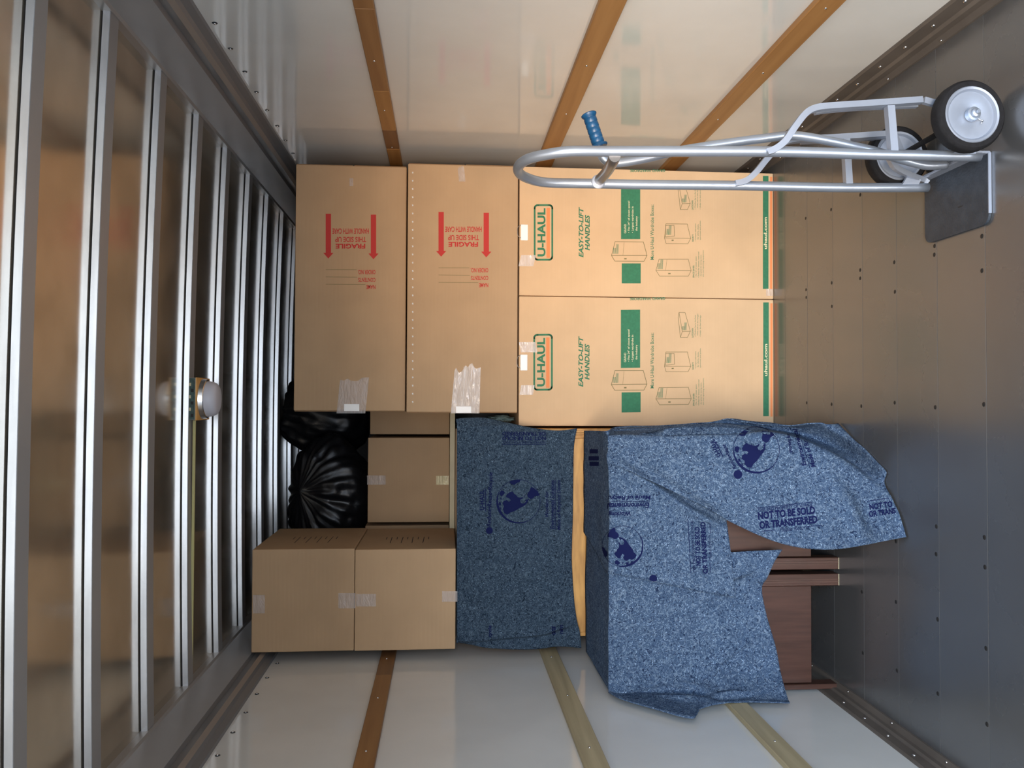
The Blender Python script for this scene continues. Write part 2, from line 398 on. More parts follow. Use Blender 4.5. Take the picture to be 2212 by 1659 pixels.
# rivets
def dome_mesh(name, r, h, m_):
    prof = [(0, r), (h * .5, r * .9), (h * .85, r * .55), (h, r * .12)]
    vs, fs = [], []; seg = 8
    for (s, q) in prof:
        for k in range(seg): vs.append((q * math.cos(2 * math.pi * k / seg), q * math.sin(2 * math.pi * k / seg), s))
    for i in range(3):
        for k in range(seg): fs.append((i * seg + k, i * seg + (k + 1) % seg, (i + 1) * seg + (k + 1) % seg, (i + 1) * seg + k))
    fs.append(tuple(range(3 * seg, 4 * seg))); me = mesh(name, vs, fs); me.materials.append(m_)
    me.polygons.foreach_set('use_smooth', [True] * len(me.polygons)); return me
RV = dome_mesh('rivet', .0062, .004, M['rivet'])
RVs = dome_mesh('rivet_small', .0045, .003, M['rivet'])
RVr = dome_mesh('rivet_ring', .0092, .002, M['rivet_dark'])
def dome(name, me, loc, normal, parent):
    o = bpy.data.objects.new(name, me); COL.objects.link(o); o.location = Vector(loc) - world_loc(parent); o.parent = parent
    o.rotation_euler = Vector(normal).to_track_quat('Z', 'Y').to_euler(); return o
for (sgn, XW, wall, kick_, pts) in ((1, XR, wr, k1, [(464, 50), (498, 105), (529, 155), (554, 199), (577, 238), (599, 272), (617, 303), (633, 331)]),
                               (-1, XL, wl, k2, [(470, 1632), (503, 1582), (531, 1539), (555, 1499), (577, 1464), (599, 1433)])):
    for p in pts:
        q = onx(*p, XW - sgn * .0005); a = dome('rivet', RVr, q, (-sgn, 0, 0), wall); b = dome('rivet', RV, q - Vector((sgn * .001, 0, 0)), (-sgn, 0, 0), wall)
        b.scale = (.72, .72, 1)
    for k in range(14):
        y = 1.95 + k * .157
        dome('rivet', RV, (XW - sgn * .0105, y, .066 if sgn > 0 else .052), (-sgn, 0, 0), kick_)
        if k % 2: dome('rivet', RVs, (XW - sgn * .032, y + .05, .0105), (0, 0, 1), kick_)
# slats on the walls
def slat(wall, sgn, XW, z0, z1, y0, y1, m_, th=.020):
    return box('slat', min(XW, XW - sgn * th), max(XW, XW - sgn * th), y0, y1, z0, z1, m_, wall, bev=.002, seg=1)
yj = [onx(x, y, XR - .02).y for (x, y) in ((812, 20), (826, 197), (838, 282), (845, 322))]
ys = [Y0 + .02] + yj + [Y1 - .02]
for i in range(5): slat(wr, 1, XR, 1.788, 1.848, ys[i] + .001, ys[i + 1] - .001, [M['oakM'], M['oakM'], M['oakR'], M['oakD'], M['oakR']][i])
slat(wr, 1, XR, 1.052, 1.130, Y0 + .02, Y1 - .02, M['oakR']); slat(wr, 1, XR, .421, .500, Y0 + .02, Y1 - .02, M['oakR'])
yl = onx(835, 1457, XL + .02).y
slat(wl, -1, XL, 1.785, 1.850, Y0 + .02, yl - .001, M['oakM']); slat(wl, -1, XL, 1.785, 1.850, yl + .001, Y1 - .02, M['oakD'])
slat(wl, -1, XL, 1.056, 1.132, Y0 + .02, Y1 - .02, M['pine']); slat(wl, -1, XL, .430, .505, Y0 + .02, Y1 - .02, M['pine'])
for (XW, sgn, wall, zs, y0_) in ((XR, 1, wr, (1.82, 1.09, .46), 1.7), (XL, -1, wl, (1.82, 1.095, .468), 2.55)):
    for z in zs:
        for k in range(5): dome('rivet', RVs, (XW - sgn * .0202, y0_ + k * .48 + (z * .31 % .2), z), (-sgn, 0, 0), wall)
# floor boards run across the body
fl = bpy.data.objects.new('floor', None); COL.objects.link(fl); fl['kind'] = 'structure'
yb = 2.28 - .2368 * 12
k = 0
while yb < Y1:
    o = box('plank', XL - .02, XR + .02, yb + .0006, yb + .2362, -.035, 0, M['floor'] if k % 3 else M['floor2'], fl, bev=.0005, seg=1)
    yb += .2368; k += 1
tagS(box('floor_bed', XL - .04, XR + .04, Y0, Y1, -.06, -.036, M['hole']))
bpy.data.objects['floor_bed'].name = 'trim_5'
SC = dome_mesh('screw', .0075, .0012, M['hole'])
for r_ in range(-2, 14):
    y = 2.28 + .2368 * r_ + .014
    for x in (-.93, -.70, -.48, -.385, 0.0, .385 + (.09 if r_ % 2 else 0), .50, .80):
        if y < 3.6 and not (x < -.12 and y > 3.15): dome('screw', SC, (x + random.uniform(-.012, .012), y + random.uniform(-.004, .004), 0), (0, 0, 1), fl)

# ------------------------------------------------------------------ cartons
def carton(label, x0, x1, y0, y1, z0, z1, m_, name='moving_box', group=None, flap=None):
    t = thing(name, label, 'box', ((x0 + x1) / 2, (y0 + y1) / 2, z0), group)
    box('body', x0, x1, y0, y1, z0, z1, m_, t, bev=.004)
    return t
YW = 3.835
g_w = 'tall printed wardrobe cartons standing side by side'
def wardrobe():
    x0, x1 = .500, 1.108
    t = carton('tall printed wardrobe carton standing next to the right wall behind the hand truck', x0, x1, YW, YW + .61, 0, 1.228, M['card_w'], 'wardrobe_box', g_w)
    Yp = YW - .0009; T = lambda n, s, r_, m_, kind='U', sh=0, bo=.01: flat_print(n, text2d(s, sh, bo), kind, r_, Yp, m_, t)
    # logo
    rx0, ry0, rx1, ry1, R = 1155, 443, 1193, 561, 7
    pts = []
    for (cx, cy, a0) in ((rx1 - R, ry1 - R, 0), (rx0 + R, ry1 - R, 90), (rx0 + R, ry0 + R, 180), (rx1 - R, ry0 + R, 270)):
        for q in range(6): a = math.radians(a0 + q * 18); pts.append((cx + R * math.cos(a), cy + R * math.sin(a)))
    tag(ribbon('logo_frame', [pts], 3.8, Yp, M['green'], t), 'green rounded logo border')
    tag(T('logo_lettering', 'U-HAUL', (1161, 450, 1178.5, 554), M['green'], bo=.035), 'green capital logo letters')
    tag(flat_print('logo_bar', quad2d(), 'U', (1180.5, 449, 1188, 557), Yp, M['orange'], t), 'orange bar under the logo')
    tag(T('slogan_lettering', 'EASY-TO-LIFT', (1250, 447, 1260.5, 556), M['green'], sh=.25, bo=.03), 'green italic lettering')
    tag(T('slogan_lettering', 'HANDLES', (1263.5, 464, 1274, 541), M['green'], sh=.25, bo=.03), 'green italic lettering')
    tag(flat_print('green_panel', quad2d(), 'U', (1341.5, 392, 1383, 516.5), Yp, M['green'], t), 'solid green printed panel')
    tag(flat_print('green_panel', quad2d(), 'U', (1343, 569, 1384, 612), Yp, M['green'], t), 'solid green printed panel')
    Yq = Yp - .0006
    for s, r_ in (('GRAND', (1348, 484, 1353, 504)), ('\u2022 Fits 24" of closet space!', (1356, 434, 1361.5, 503)),
                  ('\u2022 Largest wardrobe in', (1364, 446, 1370, 503)), ('the industry', (1372.5, 467, 1378.5, 499))):
        tag(flat_print('panel_lettering', text2d(s, 0, .012), 'U', r_, Yq, M['cream'], t), 'cream lettering on green panel')
    big = [(1328.7, 522), (1389.8, 522.7), (1397.8, 552), (1391, 564.5), (1328, 564), (1321, 552)]
    sho = [(1438.6, 483.6), (1484.6, 484), (1492, 515), (1486, 526.6), (1439, 526), (1435.4, 514.3)]
    spa = [(1423.6, 560), (1486.8, 560), (1493, 584.7), (1486.8, 596.7), (1425, 596.7), (1417, 584)]
    lay = [(1466.7, 399), (1479.7, 399.4), (1491, 439.6), (1485, 452.6), (1469.7, 452.6), (1465, 410)]
    tag(ribbon('box_drawing', [big, [(1321, 552), (1397.8, 552)]], 1.1, Yp, M['brownink'], t), 'thin line drawing of a box')
    tag(ribbon('box_drawing', [sho, [(1435.4, 514.3), (1492, 515)], [(1438, 487), (1456, 487), (1457, 510), (1437, 512)]], .9, Yp, M['brownink'], t), 'thin line drawing of a box')
    tag(ribbon('box_drawing', [spa, [(1417, 584), (1493, 584.7)]], .9, Yp, M['brownink'], t), 'thin line drawing of a box')
    tag(ribbon('box_drawing', [lay, [(1466.7, 399), (1473.7, 440)], [(1473.7, 440), (1491, 439.6)], [(1473.7, 440), (1469.7, 452.6)]], .9, Yp, M['brownink'], t), 'thin line drawing of a long box')
    ribbon('box_drawing', [[(1348, 524), (1345.7, 552)]], .5, Yp, M['brownink'], t); ribbon('box_drawing', [[(1440.5, 561), (1438, 584)]], .5, Yp, M['brownink'], t)
    dots = []
    for (cx, cy, r_) in ((1351, 559, 1.6), (1446, 591, 1.5), (1453, 519, 1.2)):
        dots.append([(cx - r_, cy), (cx + r_, cy)])
    tag(ribbon('handle_dots', dots, 2.6, Yp, M['brownink'], t), kind='stuff')
    tiny = []
    for (x, y, n) in ((1325, 548, 3), (1331, 548, 5), (1421, 581, 3), (1427, 581, 5), (1440, 507, 3), (1445, 507, 5), (1473, 437, 2), (1478, 437, 4)):
        for q in range(3): tiny.append([(x + q * 2.0, y), (x + q * 2.0 + .8, y - 4 * n)])
    tag(ribbon('box_drawing_marks', tiny, .9, Yp, M['green'], t), kind='stuff')
    tag(T('heading_lettering', 'More U-Haul Wardrobe Boxes:', (1405, 442, 1412.5, 561), M['green'], bo=.008), 'small green heading')
    for s, r_, b_ in (('SHORTY', (1495, 506, 1498.6, 522), .02), ('\u2022 Compact alternative', (1501, 483, 1504.6, 521), 0), ('for shirts, shoes,', (1506, 484, 1509.6, 517), 0), ('sportcoats and jackets.', (1511, 476, 1514.6, 518), 0),
                      ('SPACE SAVER', (1496.5, 573, 1500, 600), .02), ('\u2022 Fits 12" of closet space', (1502, 554, 1505.5, 600), 0), ('\u2022 Perfect for dresses, coats and', (1507.3, 544, 1510.8, 600), 0), ('also great for storing vases,', (1512.6, 550, 1516, 597), 0), ('skis and sporting equipment.', (1517.5, 540, 1521, 598), 0),
                      ('LAYDOWN', (1494, 433, 1497.8, 453), .02), ('\u2022 Clothes lay in the box', (1500, 405, 1503.6, 452), 0), ('while still on the hanger', (1505.3, 402, 1508.9, 449), 0), ('\u2022 Under the bed storage.', (1511, 405, 1514.6, 452), 0)):
        T('small_print', s, r_, M['green'], bo=b_)
    tag(flat_print('green_band', quad2d(), 'U', (1648, 380, 1660, 624), Yp, M['green'], t), 'green band along the foot')
    tag(flat_print('orange_band', quad2d(), 'U', (1663.5, 382, 1668, 625), Yp, M['orange'], t), 'thin orange line along the foot')
    tag(flat_print('band_lettering', text2d('uhaul.com', 0, .03), 'U', (1650, 469, 1657, 538), Yq, M['cream'], t), 'cream web address on green band')
    tag(flat_print('edge_lettering', text2d('GRAND WARDROBE', 0, .02), 'D', (1361, 366, 1437, 371.5), Yp, M['green'], t), 'green lettering on the edge')
    c = box('hanger_clip', 0, 1, 0, 1, 0, 1, M['white'], t, bev=0)
    a = at(1125, 519, YW - .004); b = at(1140.5, 485, YW - .004)
    bm = bmesh.new(); box_bm(bm, -(b.x - a.x) / 2, (b.x - a.x) / 2, -.002, .002, -(a.z - b.z) / 2, (a.z - b.z) / 2, .003, 3)
    c.data = from_bm('hanger_clip', bm); c.data.materials.append(M['white'])
    c.location = Vector(((a.x + b.x) / 2, YW - .0022, (a.z + b.z) / 2)) - world_loc(t); tag(c, 'bright white hanging bar clip')
    wire = tube('hanger_wire', [at(1125, 500 - 14, YW - .004), at(1118.5, 500 - 8, YW - .006), at(1118.5, 508, YW - .006), at(1125, 514, YW - .004)], .0012, M['steel'], t, seg=6)
    return t
wb1 = wardrobe()
wb2 = copy_tree(wb1, (-.611, 0, 0)); wb2['label'] = 'tall printed wardrobe carton in the middle, left of the one behind the hand truck'
def tape(parent, rect, Y, m_=None, name='packing_tape', skew=0, edge=0):
    x0, y0, x1, y1 = rect; n = 8; vs, fs = [], []
    for i in range(n + 1):
        for j in range(n + 1):
            px = x0 + (x1 - x0) * i / n + skew * (j / n - .5); py = y0 + (y1 - y0) * j / n
            if j == 0: py += random.uniform(-edge, edge)
            vs.append(at(px, py, Y) + Vector((0, -.0008 * noise.noise(Vector((px * .11, py * .05, 0))), 0)))
    for i in range(n):
        for j in range(n): a = i * (n + 1) + j; fs.append((a, a + n + 1, a + n + 2, a + 1))
    return wmesh(name, vs, fs, m_ or M['tape'], parent, smooth=True)
tape(wb1, (1123, 551, 1155, 575), YW - .0024, M['tape_b'], skew=-6)
tape(wb2, (1123, 739, 1159, 761), YW - .0024, M['tape_b'], skew=4); tape(wb2, (1124, 832, 1153, 853), YW - .0024, M['tape_b'], skew=-4)
tape(wb1, (1655, 624, 1670, 639), YW - .0024)

# long fragile cartons lying on the wardrobes
YF = 3.832
def fragile(label, x0, x1, z0, z1, dx, dy, wmat, YF=YF):
    t = thing('fragile_box', label, 'box', ((x0 + x1) / 2, YF + .22, z0), 'long cartons printed fragile lying on the wardrobe cartons')
    box('body', x0 + .006, x1 - .006, YF, YF + .44, z0 + .002, z1 - .002, wmat, t, bev=.004)
    # folded end flaps, slightly ajar, at both ends
    for xa, s in ((x0, -1), (x1, 1)):
        for (za, zb) in ((z0 + .004, (z0 + z1) / 2 - .012), ((z0 + z1) / 2 - .006, z1 - .006)):
            f = box('flap', xa + (.001 if s < 0 else -.005), xa + (.005 if s < 0 else -.001), YF + .004, YF + .43, za, zb, M['card_edge'], t)
            f.rotation_euler = (0, 0, s * random.uniform(-.012, -.003))
    Yp = YF - .0009
    def T(s, r_, bo=.02, n='fragile_lettering'):
        tag(flat_print(n, text2d(s, 0, bo), 'D', (r_[0] + dx, r_[1] + dy, r_[2] + dx, r_[3] + dy), Yp, M['red'], t), 'red stencilled lettering')
    T('HANDLE WITH CARE', (718, 493.5, 797, 505)); T('THIS SIDE UP', (724, 511.5, 791, 523)); T('FRAGILE', (725, 526.5, 789, 537), .035)
    T('ORDER NO.', (773, 583, 811, 592.5), n='form_lettering'); T('CONTENTS', (774, 600, 811, 609), n='form_lettering'); T('NAME', (791, 615.5, 811, 624.5), n='form_lettering')
    for (a, b) in ((703.5, 715), (801, 812.5)):
        c = (a + b) / 2
        V = [(a, 462), (b, 462), (b, 546), (c + 11, 546), (c, 558.5), (c - 11, 546), (a, 546)]
        tag(wmesh('up_arrow', [at(x + dx, y + dy + (1.5 if c > 760 else 0), Yp) for x, y in V], [(0, 6, 2, 1), (5, 4, 3)], M['red'], t), 'solid red arrow')
    tag(ribbon('form_lines', [[(704 + dx, 582.5 + dy), (770 + dx, 582.5 + dy)], [(704 + dx, 598 + dy), (771 + dx, 598.5 + dy)], [(704 + dx, 614 + dy), (789 + dx, 614.5 + dy)]], .8, Yp, M['brownink'], t), kind='stuff')
    return t
f2 = fragile('long carton with red fragile lettering and stitched edge, lying directly on the wardrobe cartons', -.054, 1.112, 1.233, 1.751, 243.7, -4, M['card'])
f1 = fragile('long carton with red fragile lettering at the top of the stack, just under the ceiling', -.049, 1.105, 1.7545, 2.268, 0, 0, M['card'], YF + .035)
V, F_ = [], []
for k in range(29):
    y = 373 + k * 17.7
    c = [(889.5, y - 1.4), (892.2, y - 2.6), (893.4, y + 1.0), (890.8, y + 2.0)]
    n = len(V); V += [at(px, py, YF - .0012) for px, py in c] + [at(px, py, YF - .004) for px, py in [(890.8, y - .6), (892.4, y + .4)]]; F_ += [(n, n + 1, n + 4), (n + 1, n + 2, n + 5, n + 4), (n + 2, n + 3, n + 5), (n + 3, n, n + 4, n + 5)]
tag(wmesh('stitching', V, F_, M['white'], f2), 'row of small bright stitches', kind='stuff')
tape(f2, (978, 800, 1003, 893), YF - .0014, M['tape_b'], skew=-8, edge=6); tape(f2, (1000, 789, 1037, 893), YF - .0018, M['tape_b'], skew=-3, edge=8)
tape(f2, (990, 362, 1004, 392), YF - .0014, M['tape'], skew=3, edge=4)
tape(f1, (731, 818, 793, 893), YF + .035 - .0014, M['tape'], skew=-8, edge=5); tape(f1, (755, 385, 763, 402), YF + .035 - .0014, M['tape'])
for t_, r_ in ((f1, (743, 873, 776, 888)), (f2, (985, 878, 1018, 892))):
    yf = YF + (.035 if t_ is f1 else 0); a = at(r_[0], r_[3], yf - .003); b = at(r_[2], r_[1], yf - .003)
    tag(box('hanger_clip', min(a.x, b.x), max(a.x, b.x), yf - .0028, yf - .0008, min(a.z, b.z), max(a.z, b.z), M['white'], t_, bev=.0008), 'white plastic clip under the tape')

# two square cartons on the draped dresser, left
YA = 3.70
gA = 'square cartons stacked on the draped dresser'
a1 = carton('square tan carton on top of its stack at the left wall, touching the ceiling rail', -1.098, -.650, YA, YA + .60, 1.9655, 2.408, M['card'], group=gA)
a2 = carton('square tan carton at the bottom of the left stack, right on the blue blanket', -1.100, -.655, YA, YA + .60, 1.5195, 1.9635, M['card'], group=gA)
tape(a1, (731, 1281, 768, 1314), YA - .0012); tape(a1, (546, 1285, 572, 1325), YA - .0012); tape(a2, (769, 1283, 812, 1310), YA - .0012); tape(a2, (955, 1277, 988, 1300), YA - .0012)
def side_marks(t, zc, n):
    X = -.650 + .0009 if t is a1 else -.655 + .0009; V, F_ = [], []; r_ = random.Random(3)
    for k in range(n):
        z = zc - .10 + .2 * k / (n - 1); y = YA + .16
        for (ya, yb_, za, zb) in ((y, y + .17, z, z + r_.uniform(-.006, .006)), (y, y, z, z + .014)) if k % 2 else ((y + .10, y + .17, z, z), (y + .17, y + .17, z, z + .012)):
            q = .0014 if yb_ > ya + .01 else 0; p = .0014 if q == 0 else 0
            n_ = len(V); V += [(X, ya - p * 2, za - q), (X, yb_ + p * 2, zb - q), (X, yb_ + p * 2, zb + q + .0005), (X, ya - p * 2, za + q + .0005)]; F_.append((n_, n_ + 1, n_ + 2, n_ + 3))
    tag(wmesh('printed_marks', V, F_, M['black'], t), 'faint dark printed marks on the side')
side_marks(a1, 2.18, 9); side_marks(a2, 1.745, 9)

# pale board and the cartons behind
YB = 4.42
t = tag(box('shelf_board', -1.09, .24, 4.31, 5.06, 1.5185, 1.5440, M['palewood'], bev=.001, seg=1), 'pale wooden board under the cartons behind the left stack', 'board')
m1 = carton('brown square carton in the middle of the gap, with a tape patch coloured for its gold gleam', -.640, -.192, YB, YB + .45, 1.5455, 1.976, M['card'])
tape(m1, (942, 1028, 969, 1047), YB - .0012, M['tape_gleam']); tape(m1, (793, 1027, 833, 1047), YB - .0012)
m2 = carton('shaded brown carton set back beneath the fragile cartons, right of the taped one', -.178, .22, YB + .10, YB + .55, 1.5455, 1.975, M['card'])
m3 = carton('brown carton mostly hidden behind the left stack, only a strip showing', -1.085, -.660, YB + .02, YB + .47, 1.5455, 1.990, M['card'])
carton('lower supporting carton behind the dresser', -1.09, -.14, 4.36, 5.0, 0, .757, M['card'], group='supporting cartons behind the dresser')
carton('upper supporting carton behind the dresser', -1.09, -.14, 4.36, 5.0, .759, 1.5165, M['card'], group='supporting cartons behind the dresser')

# ------------------------------------------------------------------ black bags
def blob(name, c, rad, neck, material, seed, parent=None, plead=10, folds=.10):
    """crumpled sack whose pleats gather at the tied neck"""
    bm = bmesh.new(); bmesh.ops.create_icosphere(bm, subdivisions=6, radius=1)
    n = Vector(neck) - Vector(c); ax = Vector((n.x / rad[0], n.y / rad[1], n.z / rad[2])); nl = ax.length; ax.normalize()
    u = ax.cross(Vector((0, 1, .1))).normalized(); v = ax.cross(u)
    for vert in bm.verts:
        p = vert.co.copy(); ct = p.dot(ax); ang = math.atan2(p.dot(v), p.dot(u)); r = 1.0
        g = max(0, ct)
        r += folds * (g ** .7) * (math.sin(ang * plead + 3 * noise.noise(p * 1.5 + Vector((seed,) * 3))) * .55 + .5 * math.sin(ang * plead * 2.3 + seed)) * (1 - g ** 8)
        nv = noise.noise(p * 1.6 + Vector((seed, 0, 0))); r += .13 * nv + .05 * noise.noise(p * 4.3 + Vector((0, seed, 0)))
        r += .030 * abs(noise.noise(Vector((math.cos(ang) * 9, math.sin(ang) * 9, ct * 1.6 + seed)))) * (1 - g ** 6)
        if ct > .80: k = (ct - .80) / .20; r = r * (1 - k) + k * nl
        q = p * r
        if ct > .80:
            k = ((ct - .80) / .20) ** 1.0; side = q - ax * q.dot(ax); q = ax * q.dot(ax) + side * (1 - k * .75)
        vert.co = Vector((q.x * rad[0], q.y * rad[1], q.z * rad[2]))
    zb = min(v_.co.z for v_ in bm.verts)
    for vert in bm.verts:
        vert.co += Vector(c)
    return bm
def bag(label, c, rad, neck, seed, **kw):
    bm = blob('bag', c, rad, neck, None, seed, **kw)
    floor_z = c[2] - rad[2] * .86
    for v in bm.verts:
        v.co.z = max(v.co.z, floor_z + .0005)
        v.co.x = max(v.co.x, XL + .03)
    base = Vector((c[0], c[1], floor_z))
    for v in bm.verts: v.co -= base
    o = link('rubbish_bag', from_bm('rubbish_bag', bm), M['bag'], smooth=True); o.location = base
    tag(o, label, 'bag', 'black rubbish bags behind the cartons'); return o
bag('black rubbish bag with pleats gathered to a tied neck beside the square left stack', (-.55, 4.80, 2.215), (.34, .20, .25), tuple(at(646, 1062, 4.66)), 2.0, plead=11, folds=.075)
bag('crumpled black rubbish bag behind the top fragile carton', (-.08, 5.12, 2.29), (.25, .20, .30), (-.05, 5.12, 2.54), 6.0, plead=9, folds=.06)

# ------------------------------------------------------------------ draped dresser (honey wood) and walnut cabinets
YD = 3.745
dr = thing('dresser', 'tall honey-coloured wooden dresser under a grey-blue blanket at the left', 'dresser', (-.61, YD + .28, 0))
box('body', -1.070, -.122, YD + .012, YD + .56, .06, 1.488, M['honey'], dr, bev=.003)
box('top', -1.076, -.117, YD, YD + .57, 1.488, 1.508, M['honey'], dr, bev=.004)
for k in range(5):
    z0 = .10 + k * .275
    d_ = box('drawer', -1.05, -.165, YD, YD + .012, z0, z0 + .262, M['honey'], dr, bev=.003)
    for xx in (-.86, -.36):
        lathe('knob', [(0, .006), (.006, .006), (.010, .014), (.018, .012), (.021, .004)], (xx, YD, z0 + .13), (0, -1, 0), M['honey'], d_, seg=12)
for xx in (-.157, -.147, -.137): box('moulding', xx, xx + .006, YD - .002, YD + .012, .06, 1.485, M['honey'], dr, bev=.001, seg=1)
for (xx, yy) in ((-1.045, YD + .03), (-.15, YD + .03), (-1.045, YD + .52), (-.15, YD + .52)): box('leg', xx - .02, xx + .02, yy - .02, yy + .02, 0, .06, M['honey'], dr)

YCb = 3.195
def cabinet(x0, x1, fl_left, label):
    t = thing('walnut_cabinet', label, 'cabinet', ((x0 + x1) / 2, YCb + .26, 0), 'pair of dark walnut cabinets')
    box('top', x0, x1, YCb - .008, YCb + .52, .895, .920, M['walnut'], t, bev=.003)
    post_l = (x0, x0 + (.047 if fl_left else .020)); post_r = (x1 - (.020 if fl_left else .047), x1)
    for (a, b), fl_ in ((post_l, fl_left), (post_r, not fl_left)):
        p = box('leg', a, b, YCb - .006, YCb + .05, 0, .895, M['walnut_l'], t, bev=.002, seg=1)
        if fl_:
            w = (b - a)
            for k_, (u0, u1) in enumerate(((.10, .17), (.30, .42), (.50, .58))):
                s0, s1 = (u0, u1) if not fl_left else (1 - u1, 1 - u0)
                box('flute', a + s0 * w, a + s1 * w, YCb - .0075, YCb - .0055, .002, .89, M['walnut'], p)
            box('end_cap', a + .001, b - .001, YCb - .0075, YCb + .045, .0005, .0022, M['palewood'], p)
        box('leg', a, b, YCb + .47, YCb + .52, 0, .895, M['walnut'], t, bev=.002, seg=1)
    for xx in (x0 + .004, x1 - .020): box('side_panel', xx, xx + .016, YCb + .05, YCb + .47, .11, .895, M['walnut'], t)
    box('back_panel', x0 + .02, x1 - .02, YCb + .50, YCb + .51, .11, .895, M['walnut'], t)
    box('bottom_panel', x0 + .02, x1 - .02, YCb + .03, YCb + .50, .11, .122, M['walnut'], t)
    box('door', post_l[1] + .002, post_r[0] - .002, YCb + .006, YCb + .024, .108, .640, M['walnut_l'], t, bev=.002, seg=1)
    d_ = box('drawer', post_l[1] + .002, post_r[0] - .002, YCb + .004, YCb + .024, .650, .888, M['walnut_l'], t, bev=.002, seg=1)
    return t
cabinet(-1.136, -.680, False, 'dark walnut cabinet against the left wall, front panel uncovered below the blanket')
cabinet(-.662, -.195, True, 'dark walnut cabinet right of the pair, almost hidden by hanging blue blankets')

# ------------------------------------------------------------------ blankets
def cloth(name, rows, nu, nv, amp, seed, creases=(), material=None, label='', group=None, thick=.004):
    """rows of world control points -> smooth sheet"""
    patches = rows if isinstance(rows[0][0], list) else [rows]
    vs, fs = [], []
    for rows_ in patches:
        v_, f_ = sheet([[Vector(p) for p in r_] for r_ in rows_], nu, nv, amp, seed, creases); k0 = len(vs); vs += v_; fs += [tuple(i + k0 for i in f) for f in f_]
    return finish_cloth(name, vs, fs, material, label, group, thick)
def sheet(R_, nu, nv, amp, seed, creases):
    name = 'moving_blanket'
    cols = [spline(r_, nu) for r_ in R_]                       # refine along each row
    grid = []
    for j in range(len(cols[0])): grid.append(spline([c[j] for c in cols], nv))
    W_, H_ = len(grid), len(grid[0])
    px = [[toppx(p) for p in g] for g in grid]
    pts = [[None] * H_ for _ in range(W_)]
    for i in range(W_):
        for j in range(H_):
            p = grid[i][j]
            a = grid[min(i + 1, W_ - 1)][j] - grid[max(i - 1, 0)][j]; b = grid[i][min(j + 1, H_ - 1)] - grid[i][max(j - 1, 0)]
            n = a.cross(b)
            n = n.normalized() if n.length > 1e-9 else Vector((0, -1, 0))
            if n.dot(p - CO) > 0: n = -n
            d = amp * (noise.noise(p * 5 + Vector((seed, 0, 0))) + .4 * noise.noise(p * 14 + Vector((0, seed, 0))))
            for (x0, y0, x1, y1, w, dep) in creases:
                qx, qy = px[i][j]; ex, ey = x1 - x0, y1 - y0; L = math.hypot(ex, ey)
                t = ((qx - x0) * ex + (qy - y0) * ey) / L / L; s = ((qx - x0) * ey - (qy - y0) * ex) / L
                if -.3 < t < 1.3 and abs(s) < 4 * w:
                    fade = 1 if 0 <= t <= 1 else max(0, 1 - (abs(t - .5) - .5) / .3)
                    fade *= min(1, .35 + 2.2 * min(max(t, 0), max(1 - t, 0)))
                    g = s / w
                    d += 1.5 * dep * fade * (g * math.exp(-g * g / 2)) * 1.3 - abs(dep) * .6 * fade * math.exp(-g * g * 2)
            if name == 'moving_blanket' and j == j and p.z > 1.505: d = 0
            q = p + n * d
            q.z = max(q.z, .003); q.x = max(q.x, XL + .026)
            pts[i][j] = q
    vs = [p for g in pts for p in g]; fs = []
    for i in range(W_ - 1):
        for j in range(H_ - 1): a = i * H_ + j; fs.append((a, a + H_, a + H_ + 1, a + 1))
    return vs, fs
def finish_cloth(name, vs, fs, material, label, group, thick):
    # face the sheet towards the opening of the truck
    bm = bmesh.new(); bvs = [bm.verts.new(v) for v in vs]
    for f in fs: bm.faces.new([bvs[k] for k in f])
    bm.normal_update()
    if sum(f.normal.dot(f.calc_center_median() - CO) * f.calc_area() for f in bm.faces) > 0: bmesh.ops.reverse_faces(bm, faces=bm.faces)
    base = Vector((sum(v.x for v in vs) / len(vs), min(v.y for v in vs), min(v.z for v in vs)))
    bvh = BVHTree.FromBMesh(bm)
    for v in bm.verts: v.co -= base
    o = link(name, from_bm(name, bm), material, smooth=True); o.location = base
    md = o.modifiers.new('s', 'SOLIDIFY'); md.thickness = thick; md.offset = -1
    tag(o, label, 'blanket', group); o_bvh[o.name] = bvh
    return o
o_bvh = {}
def decal(parent, name, shape, f, step=7.0, label=None, material=None):
    """ink on cloth: flat outline cut to small pieces and laid onto the sheet"""
    bvh = o_bvh[parent.name]; vs2, fs = shape
    P2 = [f(u, v) for u, v in vs2]
    bm = bmesh.new(); bv = [bm.verts.new((p[0], p[1], 0)) for p in P2]
    for f_ in fs:
        try: bm.faces.new([bv[k] for k in f_])
        except ValueError: pass
    xs = [p[0] for p in P2]; ys_ = [p[1] for p in P2]
    for lo, hi, no in ((min(xs), max(xs), (1, 0, 0)), (min(ys_), max(ys_), (0, 1, 0))):
        c = lo + step
        while c < hi:
            bmesh.ops.bisect_plane(bm, geom=bm.verts[:] + bm.edges[:] + bm.faces[:], plane_co=(c, c, 0), plane_no=no); c += step
    bmesh.ops.triangulate(bm, faces=bm.faces)
    base = world_loc(parent); dead = []
    for v in bm.verts:
        d = ray(v.co.x, v.co.y).normalized(); h, n, i_, dist = bvh.ray_cast(CO, d)
        if h is None: dead.append(v); continue
        if n.dot(d) > 0: n = -n
        v.co = h + n * .0012 - d * .0012 - base
    bmesh.ops.delete(bm, geom=dead, context='VERTS')
    L = [f_ for f_ in bm.faces if max(e_.calc_length() for e_ in f_.edges) > .09]
    bmesh.ops.delete(bm, geom=L, context='FACES')
    if not bm.faces: bm.free(); return None
    o = link(name, from_bm(name, bm), material or M['blueink']); o.parent = parent
    if label: o['label'] = label
    return o
